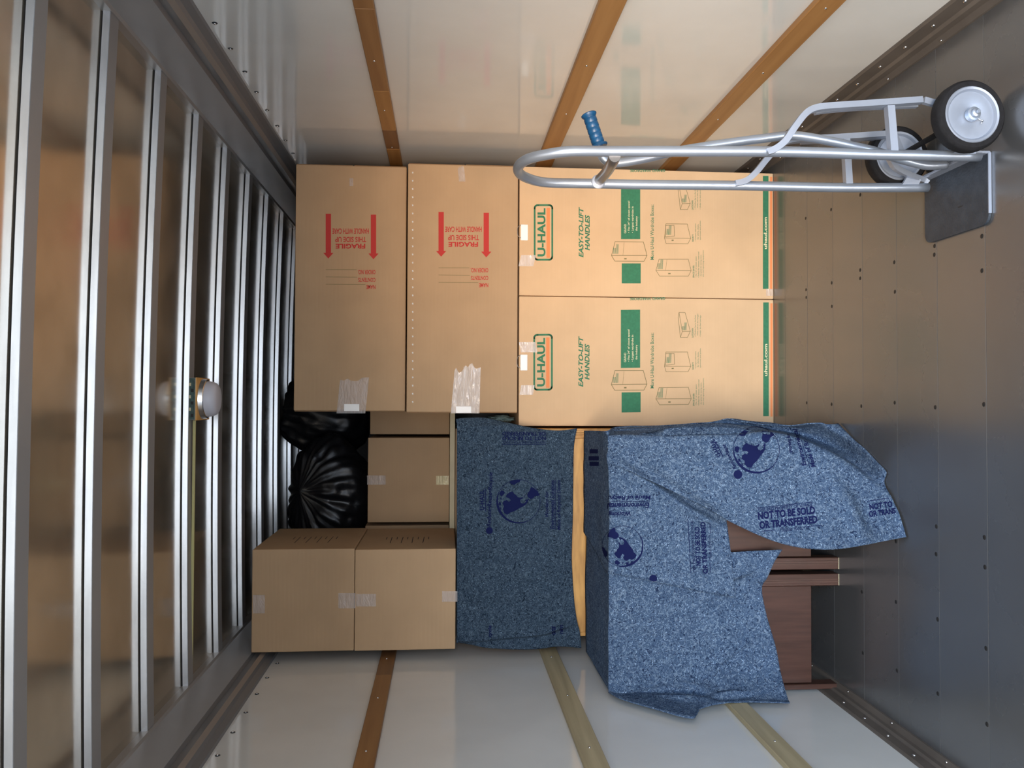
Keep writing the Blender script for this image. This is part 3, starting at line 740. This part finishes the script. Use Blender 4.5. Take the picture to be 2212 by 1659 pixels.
def affine(cx, cy, ang, w, h):
    """centre, reading direction in degrees (0 = along the frame's x), width, height in frame pixels"""
    a = math.radians(ang); ux, uy = math.cos(a), -math.sin(a); vx, vy = -math.sin(a), -math.cos(a)
    return lambda u, v: (cx + (u - .5) * w * ux + (v - .5) * h * vx, cy + (u - .5) * w * uy + (v - .5) * h * vy)
def dtext(parent, s, cx, cy, ang, w, h, shear=0, bold=.03, name='blanket_lettering'):
    return decal(parent, name, text2d(s, shear, bold), affine(cx, cy, ang, w, h), label='navy printed lettering')
def dline(parent, cx, cy, ang, w, h=1.2): return decal(parent, 'printed_rule', quad2d(), affine(cx, cy, ang, w, h), label='thin navy rule')
# simplified land shapes, seen from space, in the unit disc
NA = [(-.62,.52),(-.52,.66),(-.36,.72),(-.22,.66),(-.10,.74),(.02,.68),(.06,.54),(-.02,.44),(.06,.36),(.14,.44),(.20,.58),(.32,.54),(.42,.40),(.46,.26),(.36,.22),(.28,.10),(.20,.04),(.16,-.08),(.20,-.22),(.13,-.20),(.08,-.08),(-.04,-.08),(-.10,-.16),(-.08,-.28),(0,-.36),(.06,-.30),(.08,-.40),(.15,-.45),(.10,-.48),(-.02,-.42),(-.14,-.34),(-.24,-.20),(-.30,-.06),(-.38,.06),(-.46,.22),(-.50,.36)]
SA = [(.16,-.47),(.26,-.40),(.38,-.42),(.48,-.50),(.66,-.56),(.62,-.70),(.52,-.82),(.42,-.90),(.30,-.98),(.25,-.90),(.24,-.76),(.12,-.64),(.11,-.53)]
GR = [(.22,.80),(.36,.88),(.50,.80),(.48,.68),(.38,.62),(.30,.70)]
AF = [(.80,.36),(.90,.42),(.99,.14),(.98,-.10),(.90,-.06),(.84,.08),(.76,.20)]
ISL = [[(-.20,.82),(-.06,.80),(-.02,.88),(-.14,.92)], [(-.42,.80),(-.30,.78),(-.26,.86)], [(.06,.80),(.14,.76),(.16,.86)], [(.18,-.28),(.30,-.32),(.26,-.26)]]
def globe(parent, cx, cy, ang, r, full=True):
    V, F_ = [], []
    for poly in ([NA, SA, GR, AF] + ISL):
        n = len(V); V += poly; F_.append(tuple(range(n, n + len(poly))))
    bm_fix = (V, F_)
    f = lambda u, v: affine(cx, cy, ang, 2 * r, 2 * r)((u + 1) / 2, (v + 1) / 2)
    decal(parent, 'printed_globe', bm_fix, f, label='navy printed globe map')
    V, F_ = [], []
    for (a0, a1, w0, w1) in ((60, 110, .015, .09), (110, 200, .09, .03), (200, 420, .018, .014)):
        N = 28
        for k in range(N):
            t0, t1 = a0 + (a1 - a0) * k / N, a0 + (a1 - a0) * (k + 1) / N; q0, q1 = w0 + (w1 - w0) * k / N, w0 + (w1 - w0) * (k + 1) / N
            n = len(V)
            for (t, q) in ((t0, q0), (t1, q1)): V += [(math.cos(math.radians(t)) * (1 - q), math.sin(math.radians(t)) * (1 - q)), (math.cos(math.radians(t)) * (1 + q * .3), math.sin(math.radians(t)) * (1 + q * .3))]
            F_.append((n, n + 1, n + 3, n + 2))
    decal(parent, 'printed_globe_ring', (V, F_), f, label='navy ring round the globe')
def leafdot(parent, cx, cy, r):
    V = [(math.cos(a * math.pi / 9), math.sin(a * math.pi / 9)) for a in range(18)]
    decal(parent, 'printed_leaf_dot', (V, [tuple(range(18))]), lambda u, v: (cx + u * r, cy + v * r), label='round navy leaf emblem')

A = at
def rowD(y, xs, Ys, hem):
    return None
# blanket over the dresser front
YDf = 3.712
def drow(ys7, dy=(0,) * 7, x0=987, hem=1240):
    xs = (x0, x0 + 12, 1050, 1110, 1165, 1208, hem)
    pts = [A(x, y, YDf - d) for x, y, d in zip(xs, ys7, dy)]
    back = Vector((pts[0].x, YDf + .20, 1.5110)); edge = Vector((pts[0].x, YDf + .03, 1.5110))
    return [back, edge] + pts
rowsD = [
    drow((905, 903, 903, 917, 927, 930, 925), (-.02, -.02, -.02, -.02, -.01, 0, 0), hem=1247),
    drow((925, 925, 930, 940, 945, 945, 942), (0, 0, .01, .015, .01, 0, 0), hem=1243),
    drow((975,) * 7, (0, 0, .004, .006, .006, .004, 0), hem=1239),
    drow((1050,) * 7, (0, 0, .004, .004, .004, .004, 0), hem=1238),
    drow((1130,) * 7, (0, 0, .002, .004, .004, .002, 0), hem=1237),
    drow((1210,) * 7, (0, 0, .004, .004, .004, .004, 0), hem=1235),
    drow((1290,) * 7, (0, 0, .006, .008, .008, .004, 0), hem=1240),
    drow((1345, 1345, 1345, 1343, 1340, 1338, 1340), (0, 0, .008, .01, .014, .01, .008), hem=1246),
    drow((1372, 1375, 1374, 1370, 1366, 1362, 1362), (0, .004, .012, .018, .02, .02, .02), hem=1252),
    drow((1388, 1393, 1400, 1403, 1402, 1397, 1400), (-.03, -.02, .004, .01, .01, .01, .01), x0=990, hem=1256)]
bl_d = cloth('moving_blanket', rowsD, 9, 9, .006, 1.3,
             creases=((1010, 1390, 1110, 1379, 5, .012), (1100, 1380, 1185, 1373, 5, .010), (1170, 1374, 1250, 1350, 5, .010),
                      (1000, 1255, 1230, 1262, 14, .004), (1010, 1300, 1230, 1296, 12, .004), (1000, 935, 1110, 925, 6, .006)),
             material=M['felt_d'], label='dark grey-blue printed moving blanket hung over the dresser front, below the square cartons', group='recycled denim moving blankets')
# blanket Q, the lower left sheet over the left cabinet
YQ = 3.178
def qrow(y, xs, ys, Ys=None, X0=None, X2=None):
    Ys = Ys or (YQ,) * 6
    X0_ = X0 if X0 is not None else -.164 - .0018 * (y - 960)
    top = [Vector((X0_, 3.695, .934)), Vector((X0_, 3.45, .928)), Vector((X0_, 3.215, .927))]
    return top + [A(x, yy, Y) for x, yy, Y in zip(xs, ys, Ys)]
rowsQ = [
    qrow(1150, (1323, 1400, 1480, 1560, 1630, 1690), (1150, 1162, 1176, 1192, 1190, 1187), (3.176, 3.173, 3.170, 3.166, 3.158, 3.15)),
    qrow(1205, (1322, 1400, 1480, 1550, 1612, 1673), (1205, 1207, 1212, 1215, 1214, 1213), (3.176, 3.174, 3.172, 3.168, 3.160, 3.152)),
    qrow(1240, (1322, 1400, 1480, 1550, 1604, 1658), (1240, 1242, 1245, 1246, 1246, 1247), (3.176, 3.174, 3.170, 3.164, 3.158, 3.152)),
    qrow(1272, (1322, 1400, 1480, 1550, 1600, 1646), (1272,) * 6),
    qrow(1330, (1322, 1400, 1480, 1550, 1605, 1656), (1330,) * 6, (YQ, 3.172, 3.17, 3.17, 3.17, 3.165)),
    qrow(1395, (1322, 1400, 1480, 1550, 1615, 1675), (1395,) * 6, (YQ, 3.174, 3.172, 3.17, 3.168, 3.16)),
    qrow(1450, (1322, 1400, 1480, 1550, 1625, 1686), (1450,) * 6, (YQ, 3.172, 3.165, 3.16, 3.155, 3.14)),
    qrow(1490, (1322, 1400, 1480, 1550, 1640, 1697), (1490, 1490, 1490, 1488, 1490, 1492), (3.175, 3.155, 3.13, 3.11, 3.10, 3.08)),
    qrow(1508, (1323, 1400, 1480, 1550, 1640, 1704), (1507, 1513, 1512, 1505, 1508, 1514), (3.165, 3.11, 3.07, 3.07, 3.06, 3.04), X0=-1.130),
    qrow(1512, (1335, 1412, 1494, 1514, 1590, 1706), (1514, 1534, 1553, 1530, 1517, 1519), (3.12, 3.00, 2.90, 2.98, 3.04, 3.02), X0=-1.134)]
bl_q = cloth('moving_blanket', rowsQ, 9, 9, .005, 4.2,
             creases=((1532, 1455, 1626, 1388, 4, .012), (1350, 1502, 1440, 1478, 6, .014), (1435, 1480, 1505, 1490, 6, .012), (1410, 1498, 1540, 1508, 5, -.012),
                      (1540, 1508, 1620, 1498, 5, .010), (1570, 1262, 1640, 1235, 9, .008), (1420, 1290, 1580, 1305, 22, .006), (1500, 1440, 1560, 1480, 10, .008)),
             material=M['felt'], label='plain blue-grey moving blanket draped over the left walnut cabinet, lower of the two draped sheets', group='recycled denim moving blankets')
# blanket P, printed sheet over the right cabinet that trails to the floor
def prow(Xs, pts):
    top = [Vector((Xs[0], 3.690, .945)), Vector((Xs[1], 3.45, .936)), Vector((Xs[2], 3.215, .934))]
    out = []
    for p in pts:
        if len(p) == 3: out.append(A(*p))
        else: out.append(onz(p[0], p[1], .006))
    return top + out
YP = 3.164
ridge = [(1325, 943, 3.190), (1430, 938, 3.155), (1530, 935, 3.135), (1620, 937, 3.110), (1715, 948, 3.06), (1815, 992, 2.97), (1926, 1074, 0)]
edge = [(1322, 1004, 3.161), (1397, 1033, 3.133), (1490, 1082, 3.118), (1585, 1131, 3.08), (1690, 1175, 3.03), (1800, 1187, 2.95), (1957, 1160, 0)]
hemx = [(1926, 1074), (1931, 1086), (1938, 1100), (1945, 1118), (1951, 1138), (1957, 1160)]
bulge = [0, .0, .0, .0, .0, .0]
rows_r = [
    prow((-.128, -.120, -.112), [(1340, 921, 3.38), (1440, 917, 3.36), (1530, 912, 3.34), (1605, 906, 3.31), (1690, 918, 3.25), (1765, 917, 3.14), (1811, 914)]),
    prow((-.129, -.121, -.114), [(1338, 924, 3.37), (1436, 920, 3.35), (1530, 915, 3.34), (1605, 911, 3.33), (1690, 923, 3.28), (1768, 924, 3.18), (1830, 934)]),
    prow((-.130, -.122, -.116), [(1335, 927, 3.34), (1433, 924, 3.32), (1530, 919, 3.32), (1605, 916, 3.31), (1692, 927, 3.28), (1775, 932, 3.20), (1848, 952)]),
    prow((-.132, -.124, -.118), [(1334, 931, 3.33), (1430, 927, 3.30), (1530, 923, 3.30), (1610, 920, 3.29), (1696, 931, 3.28), (1782, 945, 3.22), (1866, 968)]),
    prow((-.133, -.126, -.121), [(1332, 934, 3.30), (1430, 929, 3.27), (1530, 926, 3.26), (1611, 923, 3.26), (1700, 934, 3.26), (1795, 962, 3.20), (1890, 994)]),
    prow((-.135, -.129, -.126), [(1330, 938, 3.26), (1430, 932, 3.23), (1530, 929, 3.21), (1614, 928, 3.20), (1704, 939, 3.18), (1805, 975, 3.12), (1913, 1019)]),
    prow((-.137, -.133, -.132), [(1328, 941, 3.22), (1430, 935, 3.19), (1530, 932, 3.17), (1617, 932, 3.15), (1709, 943, 3.11), (1812, 985, 3.06), (1909, 1042)])]
for k in range(6):
    u = k / 5; w = u * (1.35 - .35 * u)
    r_ = []
    for a, b in zip(ridge[:-1], edge[:-1]):
        px_, py_, Y_ = (a[q] + (b[q] - a[q]) * w for q in range(3)); r_.append((px_, py_, Y_ - .035 * math.sin(math.pi * w) * min(1, (px_ - 1322) / 250)))
    Xc = -.140 - .092 * w
    rows_r.append(prow((Xc + .008 * w, Xc - .002, Xc - .012 * w), r_ + [hemx[k]]))
rows_m = [
    prow((-.20, -.21, -.215), [(1323, 990, 3.172), (1390, 1000, 3.170), (1430, 1020, 3.170), (1475, 1040, 3.170), (1515, 1062, 3.170), (1550, 1085, 3.170), (1568, 1095, 3.170)]),
    prow((-.27, -.28, -.285), [(1322, 1030, 3.168), (1375, 1040, 3.164), (1420, 1055, 3.163), (1465, 1072, 3.163), (1508, 1090, 3.163), (1545, 1108, 3.163), (1570, 1118, 3.163)]),
    prow((-.35, -.36, -.37), [(1322, 1075, 3.165), (1370, 1085, 3.162), (1420, 1097, 3.161), (1465, 1110, 3.161), (1508, 1124, 3.161), (1545, 1138, 3.160), (1573, 1148, 3.160)]),
    prow((-.42, -.44, -.45), [(1322, 1120, 3.163), (1370, 1128, 3.162), (1420, 1139, 3.162), (1465, 1150, 3.161), (1509, 1161, 3.160), (1547, 1171, 3.158), (1577, 1179, 3.156)]),
    prow((-.50, -.53, -.56), [(1321, 1180, 3.163), (1370, 1187, 3.162), (1420, 1196, 3.162), (1465, 1206, 3.160), (1510, 1216, 3.156), (1550, 1224, 3.150), (1583, 1230, 3.144)]),
    prow((-.585, -.63, -.668), [(1321, 1239, 3.163), (1370, 1249, 3.162), (1420, 1258, 3.160), (1465, 1268, 3.158), (1510, 1277, 3.154), (1552, 1285, 3.148), (1590, 1291, 3.140)])]
rowsP = [rows_r, rows_m]
bl_p = cloth('moving_blanket', rowsP, 9, 9, .005, 8.4,
             creases=((1335, 985, 1500, 1098, 11, -.016), (1480, 1085, 1560, 1128, 9, -.012), (1400, 931, 1620, 928, 4, .014), (1560, 905, 1700, 922, 4, .01), (1340, 960, 1560, 962, 10, .005),
                      (1835, 1070, 1880, 1165, 14, .014), (1780, 1000, 1850, 1090, 16, .008), (1700, 1010, 1800, 1060, 20, .007), (1620, 940, 1700, 975, 10, .007)),
             material=M['felt'], label='large blue printed moving blanket over the right walnut cabinet, its corner trailing on the floor', group='recycled denim moving blankets')
# ink on the dresser blanket
dtext(bl_d, 'U-HAUL', 1041, 1080, 90, 44, 11, bold=.03); dline(bl_d, 1049, 1080, 90, 50, 1.6)
dtext(bl_d, 'Reduce\u2022Reuse\u2022Recycle', 1059, 1079, 88, 118, 12, shear=.2, bold=.02); leafdot(bl_d, 1057, 1146, 7.5)
globe(bl_d, 1120, 1083, 90, 47)
dtext(bl_d, 'Working for', 1182, 1089, 90, 56, 10, shear=.2, bold=.02); dtext(bl_d, 'Environmental Solutions', 1193, 1090, 90, 106, 10, shear=.2, bold=.02)
dline(bl_d, 1200, 1090, 90, 108); dtext(bl_d, 'Made of Recycled Denim', 1208, 1091, 90, 108, 10, shear=.2, bold=.02)
dtext(bl_d, 'OR TRANSFERRED', 1132, 937, 180, 94, 8.5); dtext(bl_d, 'NOT TO BE SOLD', 1132, 947, 180, 94, 8.5); dtext(bl_d, 'THIS PAD PROPERTY OF U-HAUL', 1132, 955, 180, 94, 4, bold=.01); dline(bl_d, 1132, 959.5, 180, 94)
dtext(bl_d, 'cycle', 1059, 1364, 90, 26, 10, shear=.2); dtext(bl_d, 'ons', 1196, 1362, 90, 18, 9, shear=.2); dtext(bl_d, 'nim', 1212, 1360, 90, 20, 9, shear=.2)
# ink on the cabinet blanket
dtext(bl_p, 'Made of Recyc', 1360, 1074, 181, 92, 12, shear=.2); dtext(bl_p, 'Environmental', 1357, 1092, 181, 92, 12, shear=.2); dtext(bl_p, 'Working', 1338, 1109, 183, 48, 12, shear=.2)
dline(bl_p, 1358, 1083, 181, 92)
globe(bl_p, 1345, 1180, 188, 44)
leafdot(bl_p, 1411, 1250, 8.5)
dtext(bl_p, 'NOT TO BE SOLD', 1507, 1180, 92, 84, 11, bold=.04); dtext(bl_p, 'OR TRANSFERRED', 1521, 1183, 93, 112, 11, bold=.04); dtext(bl_p, 'THIS PAD PROPERTY OF U-HAUL', 1497, 1180, 93, 112, 5, bold=.012)
dline(bl_p, 1489, 1180, 93, 116); dtext(bl_p, 'Please Return', 1533, 1184, 93, 56, 6, shear=.4, bold=0); dline(bl_p, 1534, 1226, 93, 22); dline(bl_p, 1534, 1142, 93, 22)
dtext(bl_p, 'U-HAUL', 1545, 968, 112, 40, 11); dline(bl_p, 1554, 971, 115, 36, 2); dtext(bl_p, 'Reduce\u2022Reuse', 1575, 987, 116, 58, 8, shear=.2, bold=.02); leafdot(bl_p, 1594, 1025, 9.5)
globe(bl_p, 1634, 972, 114, 50)
dtext(bl_p, 'Working for', 1706, 957, 100, 42, 10, shear=.2); dtext(bl_p, 'Environmental', 1727, 966, 105, 84, 10, shear=.2); dtext(bl_p, 'Made of Re', 1748, 980, 108, 62, 10, shear=.2); dline(bl_p, 1738, 974, 107, 80)
dtext(bl_p, 'NOT TO BE SOLD', 1699, 1108, 6, 124, 17, bold=.045); dtext(bl_p, 'OR TRANSFERRED', 1703, 1128, 6, 126, 17, bold=.045); dtext(bl_p, 'THIS PAD PROPERTY OF U-HAUL', 1697, 1096, 6, 120, 7, bold=.012)
dline(bl_p, 1695, 1091, 6, 120); dtext(bl_p, 'Please Return', 1715, 1141, 6, 62, 9, shear=.4, bold=0); dline(bl_p, 1660, 1146, 6, 28); dline(bl_p, 1760, 1136, 6, 30)
dtext(bl_p, 'NOT TO', 1903, 1092, 8, 50, 13, bold=.04); dtext(bl_p, 'OR TRANS', 1906, 1107, 8, 58, 13, bold=.04); dline(bl_p, 1902, 1079, 8, 60)
for (x, y, w) in ((1283, 975, 18), (1283, 990, 22), (1284, 1002, 20)): decal(bl_p, 'printed_bar', quad2d(), affine(x, y, 0, w, 9), label='navy printed bar')

# a wad of clear film wedged on the middle wardrobe carton, beside the long cartons
bm = bmesh.new(); bmesh.ops.create_icosphere(bm, subdivisions=5, radius=1)
for v in bm.verts:
    r_ = 1 + .35 * noise.noise(v.co * 2.5) + .18 * abs(noise.noise(v.co * 7)); v.co = Vector((v.co.x * .018, v.co.y * .10, v.co.z * .062)) * r_
zb = min(v.co.z for v in bm.verts)
for v in bm.verts: v.co.z -= zb; v.co.x = max(-.022, min(.022, v.co.x))
o = link('plastic_wrap', from_bm('plastic_wrap', bm), M['clear'], smooth=True); o.location = (-.083, 4.02, 1.2295)
tag(o, 'wad of crumpled clear film wedged between the dresser blanket and the lower fragile carton', 'plastic wrap')

# ------------------------------------------------------------------ ceiling lamp and cable
lc = onz(448, 862, ZC + .01); lc = Vector((lc.x, 3.32, ZC))
Lp = thing('ceiling_lamp', 'round frosted ceiling lamp with a polished ring and exposed green board', 'lamp', (lc.x, lc.y, ZC + .03))
xc = lc.x; yc = 3.36
box('mounting_plate', xc - .082, xc + .082, yc - .085, yc + .085, ZC - .004, ZC + .030, M['header'], Lp, bev=.002)
tag(box('circuit_board', xc - .080, xc + .080, yc - .0885, yc - .0855, ZC - .002, ZC + .028, M['pcb'], Lp), 'green board with pale components')
for k in range(6): box('component', xc - .07 + k * .024, xc - .058 + k * .024, yc - .0905, yc - .0885, ZC + .002 + (k % 2) * .01, ZC + .012 + (k % 2) * .008, M['palewood'] if k % 2 else M['hole'], Lp)
tag(box('gasket', xc - .083, xc + .083, yc - .0865, yc + .0865, ZC - .009, ZC - .004, M['honey'], Lp), 'amber gasket strip')
lathe('lamp_ring', [(.0, .078), (.002, .080), (.018, .076), (.021, .072)], (xc, yc, ZC - .008), (0, 0, -1), M['lampring'], Lp, seg=40)
lathe('lamp_lens', [(.0, .071), (.020, .068), (.031, .063), (.038, .054), (.0415, .036), (.042, .004)], (xc, yc, ZC - .028), (0, 0, -1), M['lamp'], Lp, seg=40)
cy_ = onz(414, 1100, ZC + .015).y
cb = tag(box('ceiling_cable', XL + .07, xc - .083, cy_ - .004, cy_ + .005, ZC + .004, ZC + .014, M['yellow'], bev=.001, seg=1), 'thin yellow cable running along the ceiling from the lamp to the left wall', 'cable')

# ------------------------------------------------------------------ hand truck
YN, YFr = 2.264, 2.522
ht = thing('hand_truck', 'aluminium hand truck with blue grip and black wheels, standing upright by the right wall', 'hand truck', (.72, 2.40, 0))
rN = [A(2116, 338, YN), A(1900, 334, YN), A(1700, 328, YN), A(1500, 327, YN), A(1330, 327, YN), A(1235, 327, YN)]
rF = [A(2004, 405, YFr), A(1800, 405, YFr), A(1600, 401, YFr), A(1400, 399, YFr), A(1300, 397, YFr), A(1235, 396, YFr)]
arc = [A(1180, 334, 2.285), A(1140, 344, 2.32), A(1120, 360, 2.375), A(1125, 377, 2.43), A(1155, 390, 2.485), A(1190, 395, 2.51)]
RT = .0150
tag(tube('frame_tube', rN + arc + rF[::-1], RT, M['alu'], ht, seg=18, n=8), 'long looped silver frame tube')
tube('cross_bar', [A(1328, 338, YN), A(1322, 352, 2.31), A(1310, 372, 2.42), A(1292, 392, YFr)], .0165, M['steel'], ht, seg=14)
lathe('weld_collar', [(0, .021), (.004, .022), (.007, .018)], A(1292, 393, YFr - .012), (0, -1, 0), M['alu_l'], ht, seg=18)
YM = 2.385
grip_a = A(1295, 318, YM); grip_b = A(1271, 245, YM)
tube('handle_tube', [A(1288, 300, YM), A(1296, 325, YM), A(1306, 344, YM), A(1330, 352, YM), A(1390, 343, YM), A(1460, 327, YM), A(1560, 311, YM), A(1650, 299, YM), A(1708, 293, YM),
                     A(1760, 299, YM), A(1830, 313, YM), A(1890, 327, YM), A(1950, 345, YM), A(2000, 357, YM), A(2045, 356, YM)], .0135, M['alu'], ht, seg=16, n=7)
d_ = (grip_b - grip_a); L = d_.length
prof = [(0, .024), (.004, .026), (.008, .025), (.010, .0185)]
n = 5
for k in range(n):
    s0 = .012 + (L - .026) * k / n; s1 = .012 + (L - .026) * (k + 1) / n
    prof += [(s0, .0178), (s0 + .002, .0192), (s1 - .003, .0192), (s1 - .001, .0178)]
prof += [(L - .012, .019), (L - .007, .023), (L - .003, .0235), (L, .020)]
tag(lathe('grip', prof, grip_a, d_, M['grip'], ht, seg=24), 'ribbed blue rubber grip')
# wheel braces
def brace(Y, pts, w=.009, v=.010): return bar('wheel_brace', [A(x, y, Y + dy) for x, y, dy in pts], w, v, M['alu_l'], ht, n=6)
brace(YN, [(1656, 329, -.016), (1672, 323, -.016), (1694, 306, -.016), (1715, 276, -.016), (1737, 248, -.014), (1756, 236, -.012), (1785, 231, -.01), (1860, 226, -.005), (1990, 217, 0)])
brace(YFr, [(1588, 397, -.016), (1610, 391, -.016), (1632, 373, -.016), (1655, 345, -.014), (1680, 318, -.012), (1700, 306, -.01), (1730, 301, 0), (1800, 298, 0), (1930, 289, 0)])
brace(YN + .03, [(1760, 243, 0), (1785, 239, 0), (1860, 233, 0), (1980, 228, 0)], .006, .008)
brace(YFr + .03, [(1730, 307, 0), (1800, 304, 0), (1930, 296, 0)], .006, .008)
bar('strut', [A(1921, 230, YN), A(1929, 330, YN)], .011, .011, M['alu_l'], ht, n=1)
bar('strut', [A(1826, 300, YFr), A(1832, 398, YFr)], .011, .011, M['alu_l'], ht, n=1)
def wheel(Yc, r, w, pc, hub_r, near):
    t_ = lathe('wheel', [(-w / 2, r * .80), (-w / 2, r * .93), (-w / 2 + .006, r * .985), (-w / 4, r), (w / 4, r), (w / 2 - .006, r * .985), (w / 2, r * .93), (w / 2, r * .80)], pc, (0, -1, 0), M['rubber'], ht, seg=48, cap=False)
    h = lathe('hub', [(-w * .4, hub_r * .5), (-w * .4, hub_r), (w * .5, hub_r), (w * .56, hub_r * .97), (w * .52, hub_r * .90), (w * .34, hub_r * .84), (w * .36, hub_r * .34), (w * .30, hub_r * .26)], pc, (0, -1, 0), M['alu_l'], t_, seg=48)
    lathe('hub_nut', [(0, .020), (.014, .019), (.015, .013), (.024, .012), (.026, .006), (.034, .0055)], Vector(pc) + Vector((0, -w * .38, 0)), (0, -1, 0), M['alu'], t_, seg=20)
    q = Vector(pc) + Vector((-.014, -w * .5, -.020))
    tube('cotter_pin', [q + Vector((.010, 0, .006)), q, q + Vector((-.004, -.002, -.009)), q + Vector((-.012, -.004, -.002))], .0016, M['rivet'], t_, seg=6, n=3)
    return t_
WN = A(2068, 248, 2.19); RWh = .1005
wn = Vector((WN.x, 2.205, RWh + .001)); wheel(2.205, RWh, .046, wn, .080, True)
WFp = A(1925, 340, 2.565); wf = Vector((WN.x - .006, 2.575, RWh + .001)); wheel(2.575, RWh, .046, wf, .080, False)
tube('axle', [wn + Vector((0, .02, 0)), wf - Vector((0, .02, 0))], .0085, M['rubber'], ht, seg=12, smooth_path=False)
bar('axle_brace', [A(1995, 217, YN), A(2040, 232, YN), wn + Vector((0, .045, 0))], .009, .007, M['alu_l'], ht, n=2)
bar('axle_brace', [A(1930, 289, YFr), wf + Vector((0, -.035, 0))], .009, .007, M['alu_l'], ht, n=2)
bar('axle_brace', [A(1921, 340, YFr - .05), A(1935, 362, YFr - .05), A(1965, 378, YFr - .03), A(1992, 388, YFr), A(2003, 396, YFr)], .008, .010, M['alu_l'], ht, n=5)
# foot bracket near the near rail's end
V = [A(2062, 329, YN - .018), A(2096, 312, YN - .02), A(2112, 318, YN - .02), A(2108, 332, YN - .018)]
vs = V + [p + Vector((0, .012, 0)) for p in V]
wmesh('foot_bracket', vs, [(0, 1, 2, 3), (7, 6, 5, 4), (0, 4, 5, 1), (1, 5, 6, 2), (2, 6, 7, 3), (3, 7, 4, 0)], M['alu_l'], ht)
V = [A(1950, 398, YFr - .018), A(1962, 378, YFr - .02), A(1990, 388, YFr - .02), A(1985, 398, YFr - .018)]
vs = V + [p + Vector((0, .012, 0)) for p in V]
wmesh('foot_bracket', vs, [(0, 1, 2, 3), (7, 6, 5, 4), (0, 4, 5, 1), (1, 5, 6, 2), (2, 6, 7, 3), (3, 7, 4, 0)], M['alu_l'], ht)
# toe plate with rounded corners and an upturned back
out = []
def corner(cx, cy, r, a0):
    for k in range(6): a = math.radians(a0 + 90 * k / 5); out.append((cx + r * math.cos(a), cy + r * math.sin(a)))
px0, px1, py0, py1 = .522, .728, 2.250, 2.568
corner(px1 - .008, py1 - .008, .008, 0); corner(px0 + .030, py1 - .030, .030, 90); corner(px0 + .030, py0 + .030, .030, 180); corner(px1 - .008, py0 + .008, .008, 270)
n = len(out)
vs = [(x, y, .009) for x, y in out] + [(x, y, .001) for x, y in out]
tp = wmesh('toe_plate', vs, [tuple(range(n)), tuple(range(2 * n - 1, n - 1, -1))] + [(i, i + n, (i + 1) % n + n, (i + 1) % n) for i in range(n)], M['plate'], ht)
box('plate_edge', px0 + .03, px1, py0 - .002, py0 + .001, .001, .010, M['alu_l'], tp)
box('plate_back', px1 - .002, px1 + .006, py0, py1, .001, .045, M['alu_l'], tp, bev=.002, seg=1)
box('plate_slot', .600, .603, 2.37, 2.392, .0088, .0094, M['hole'], tp)
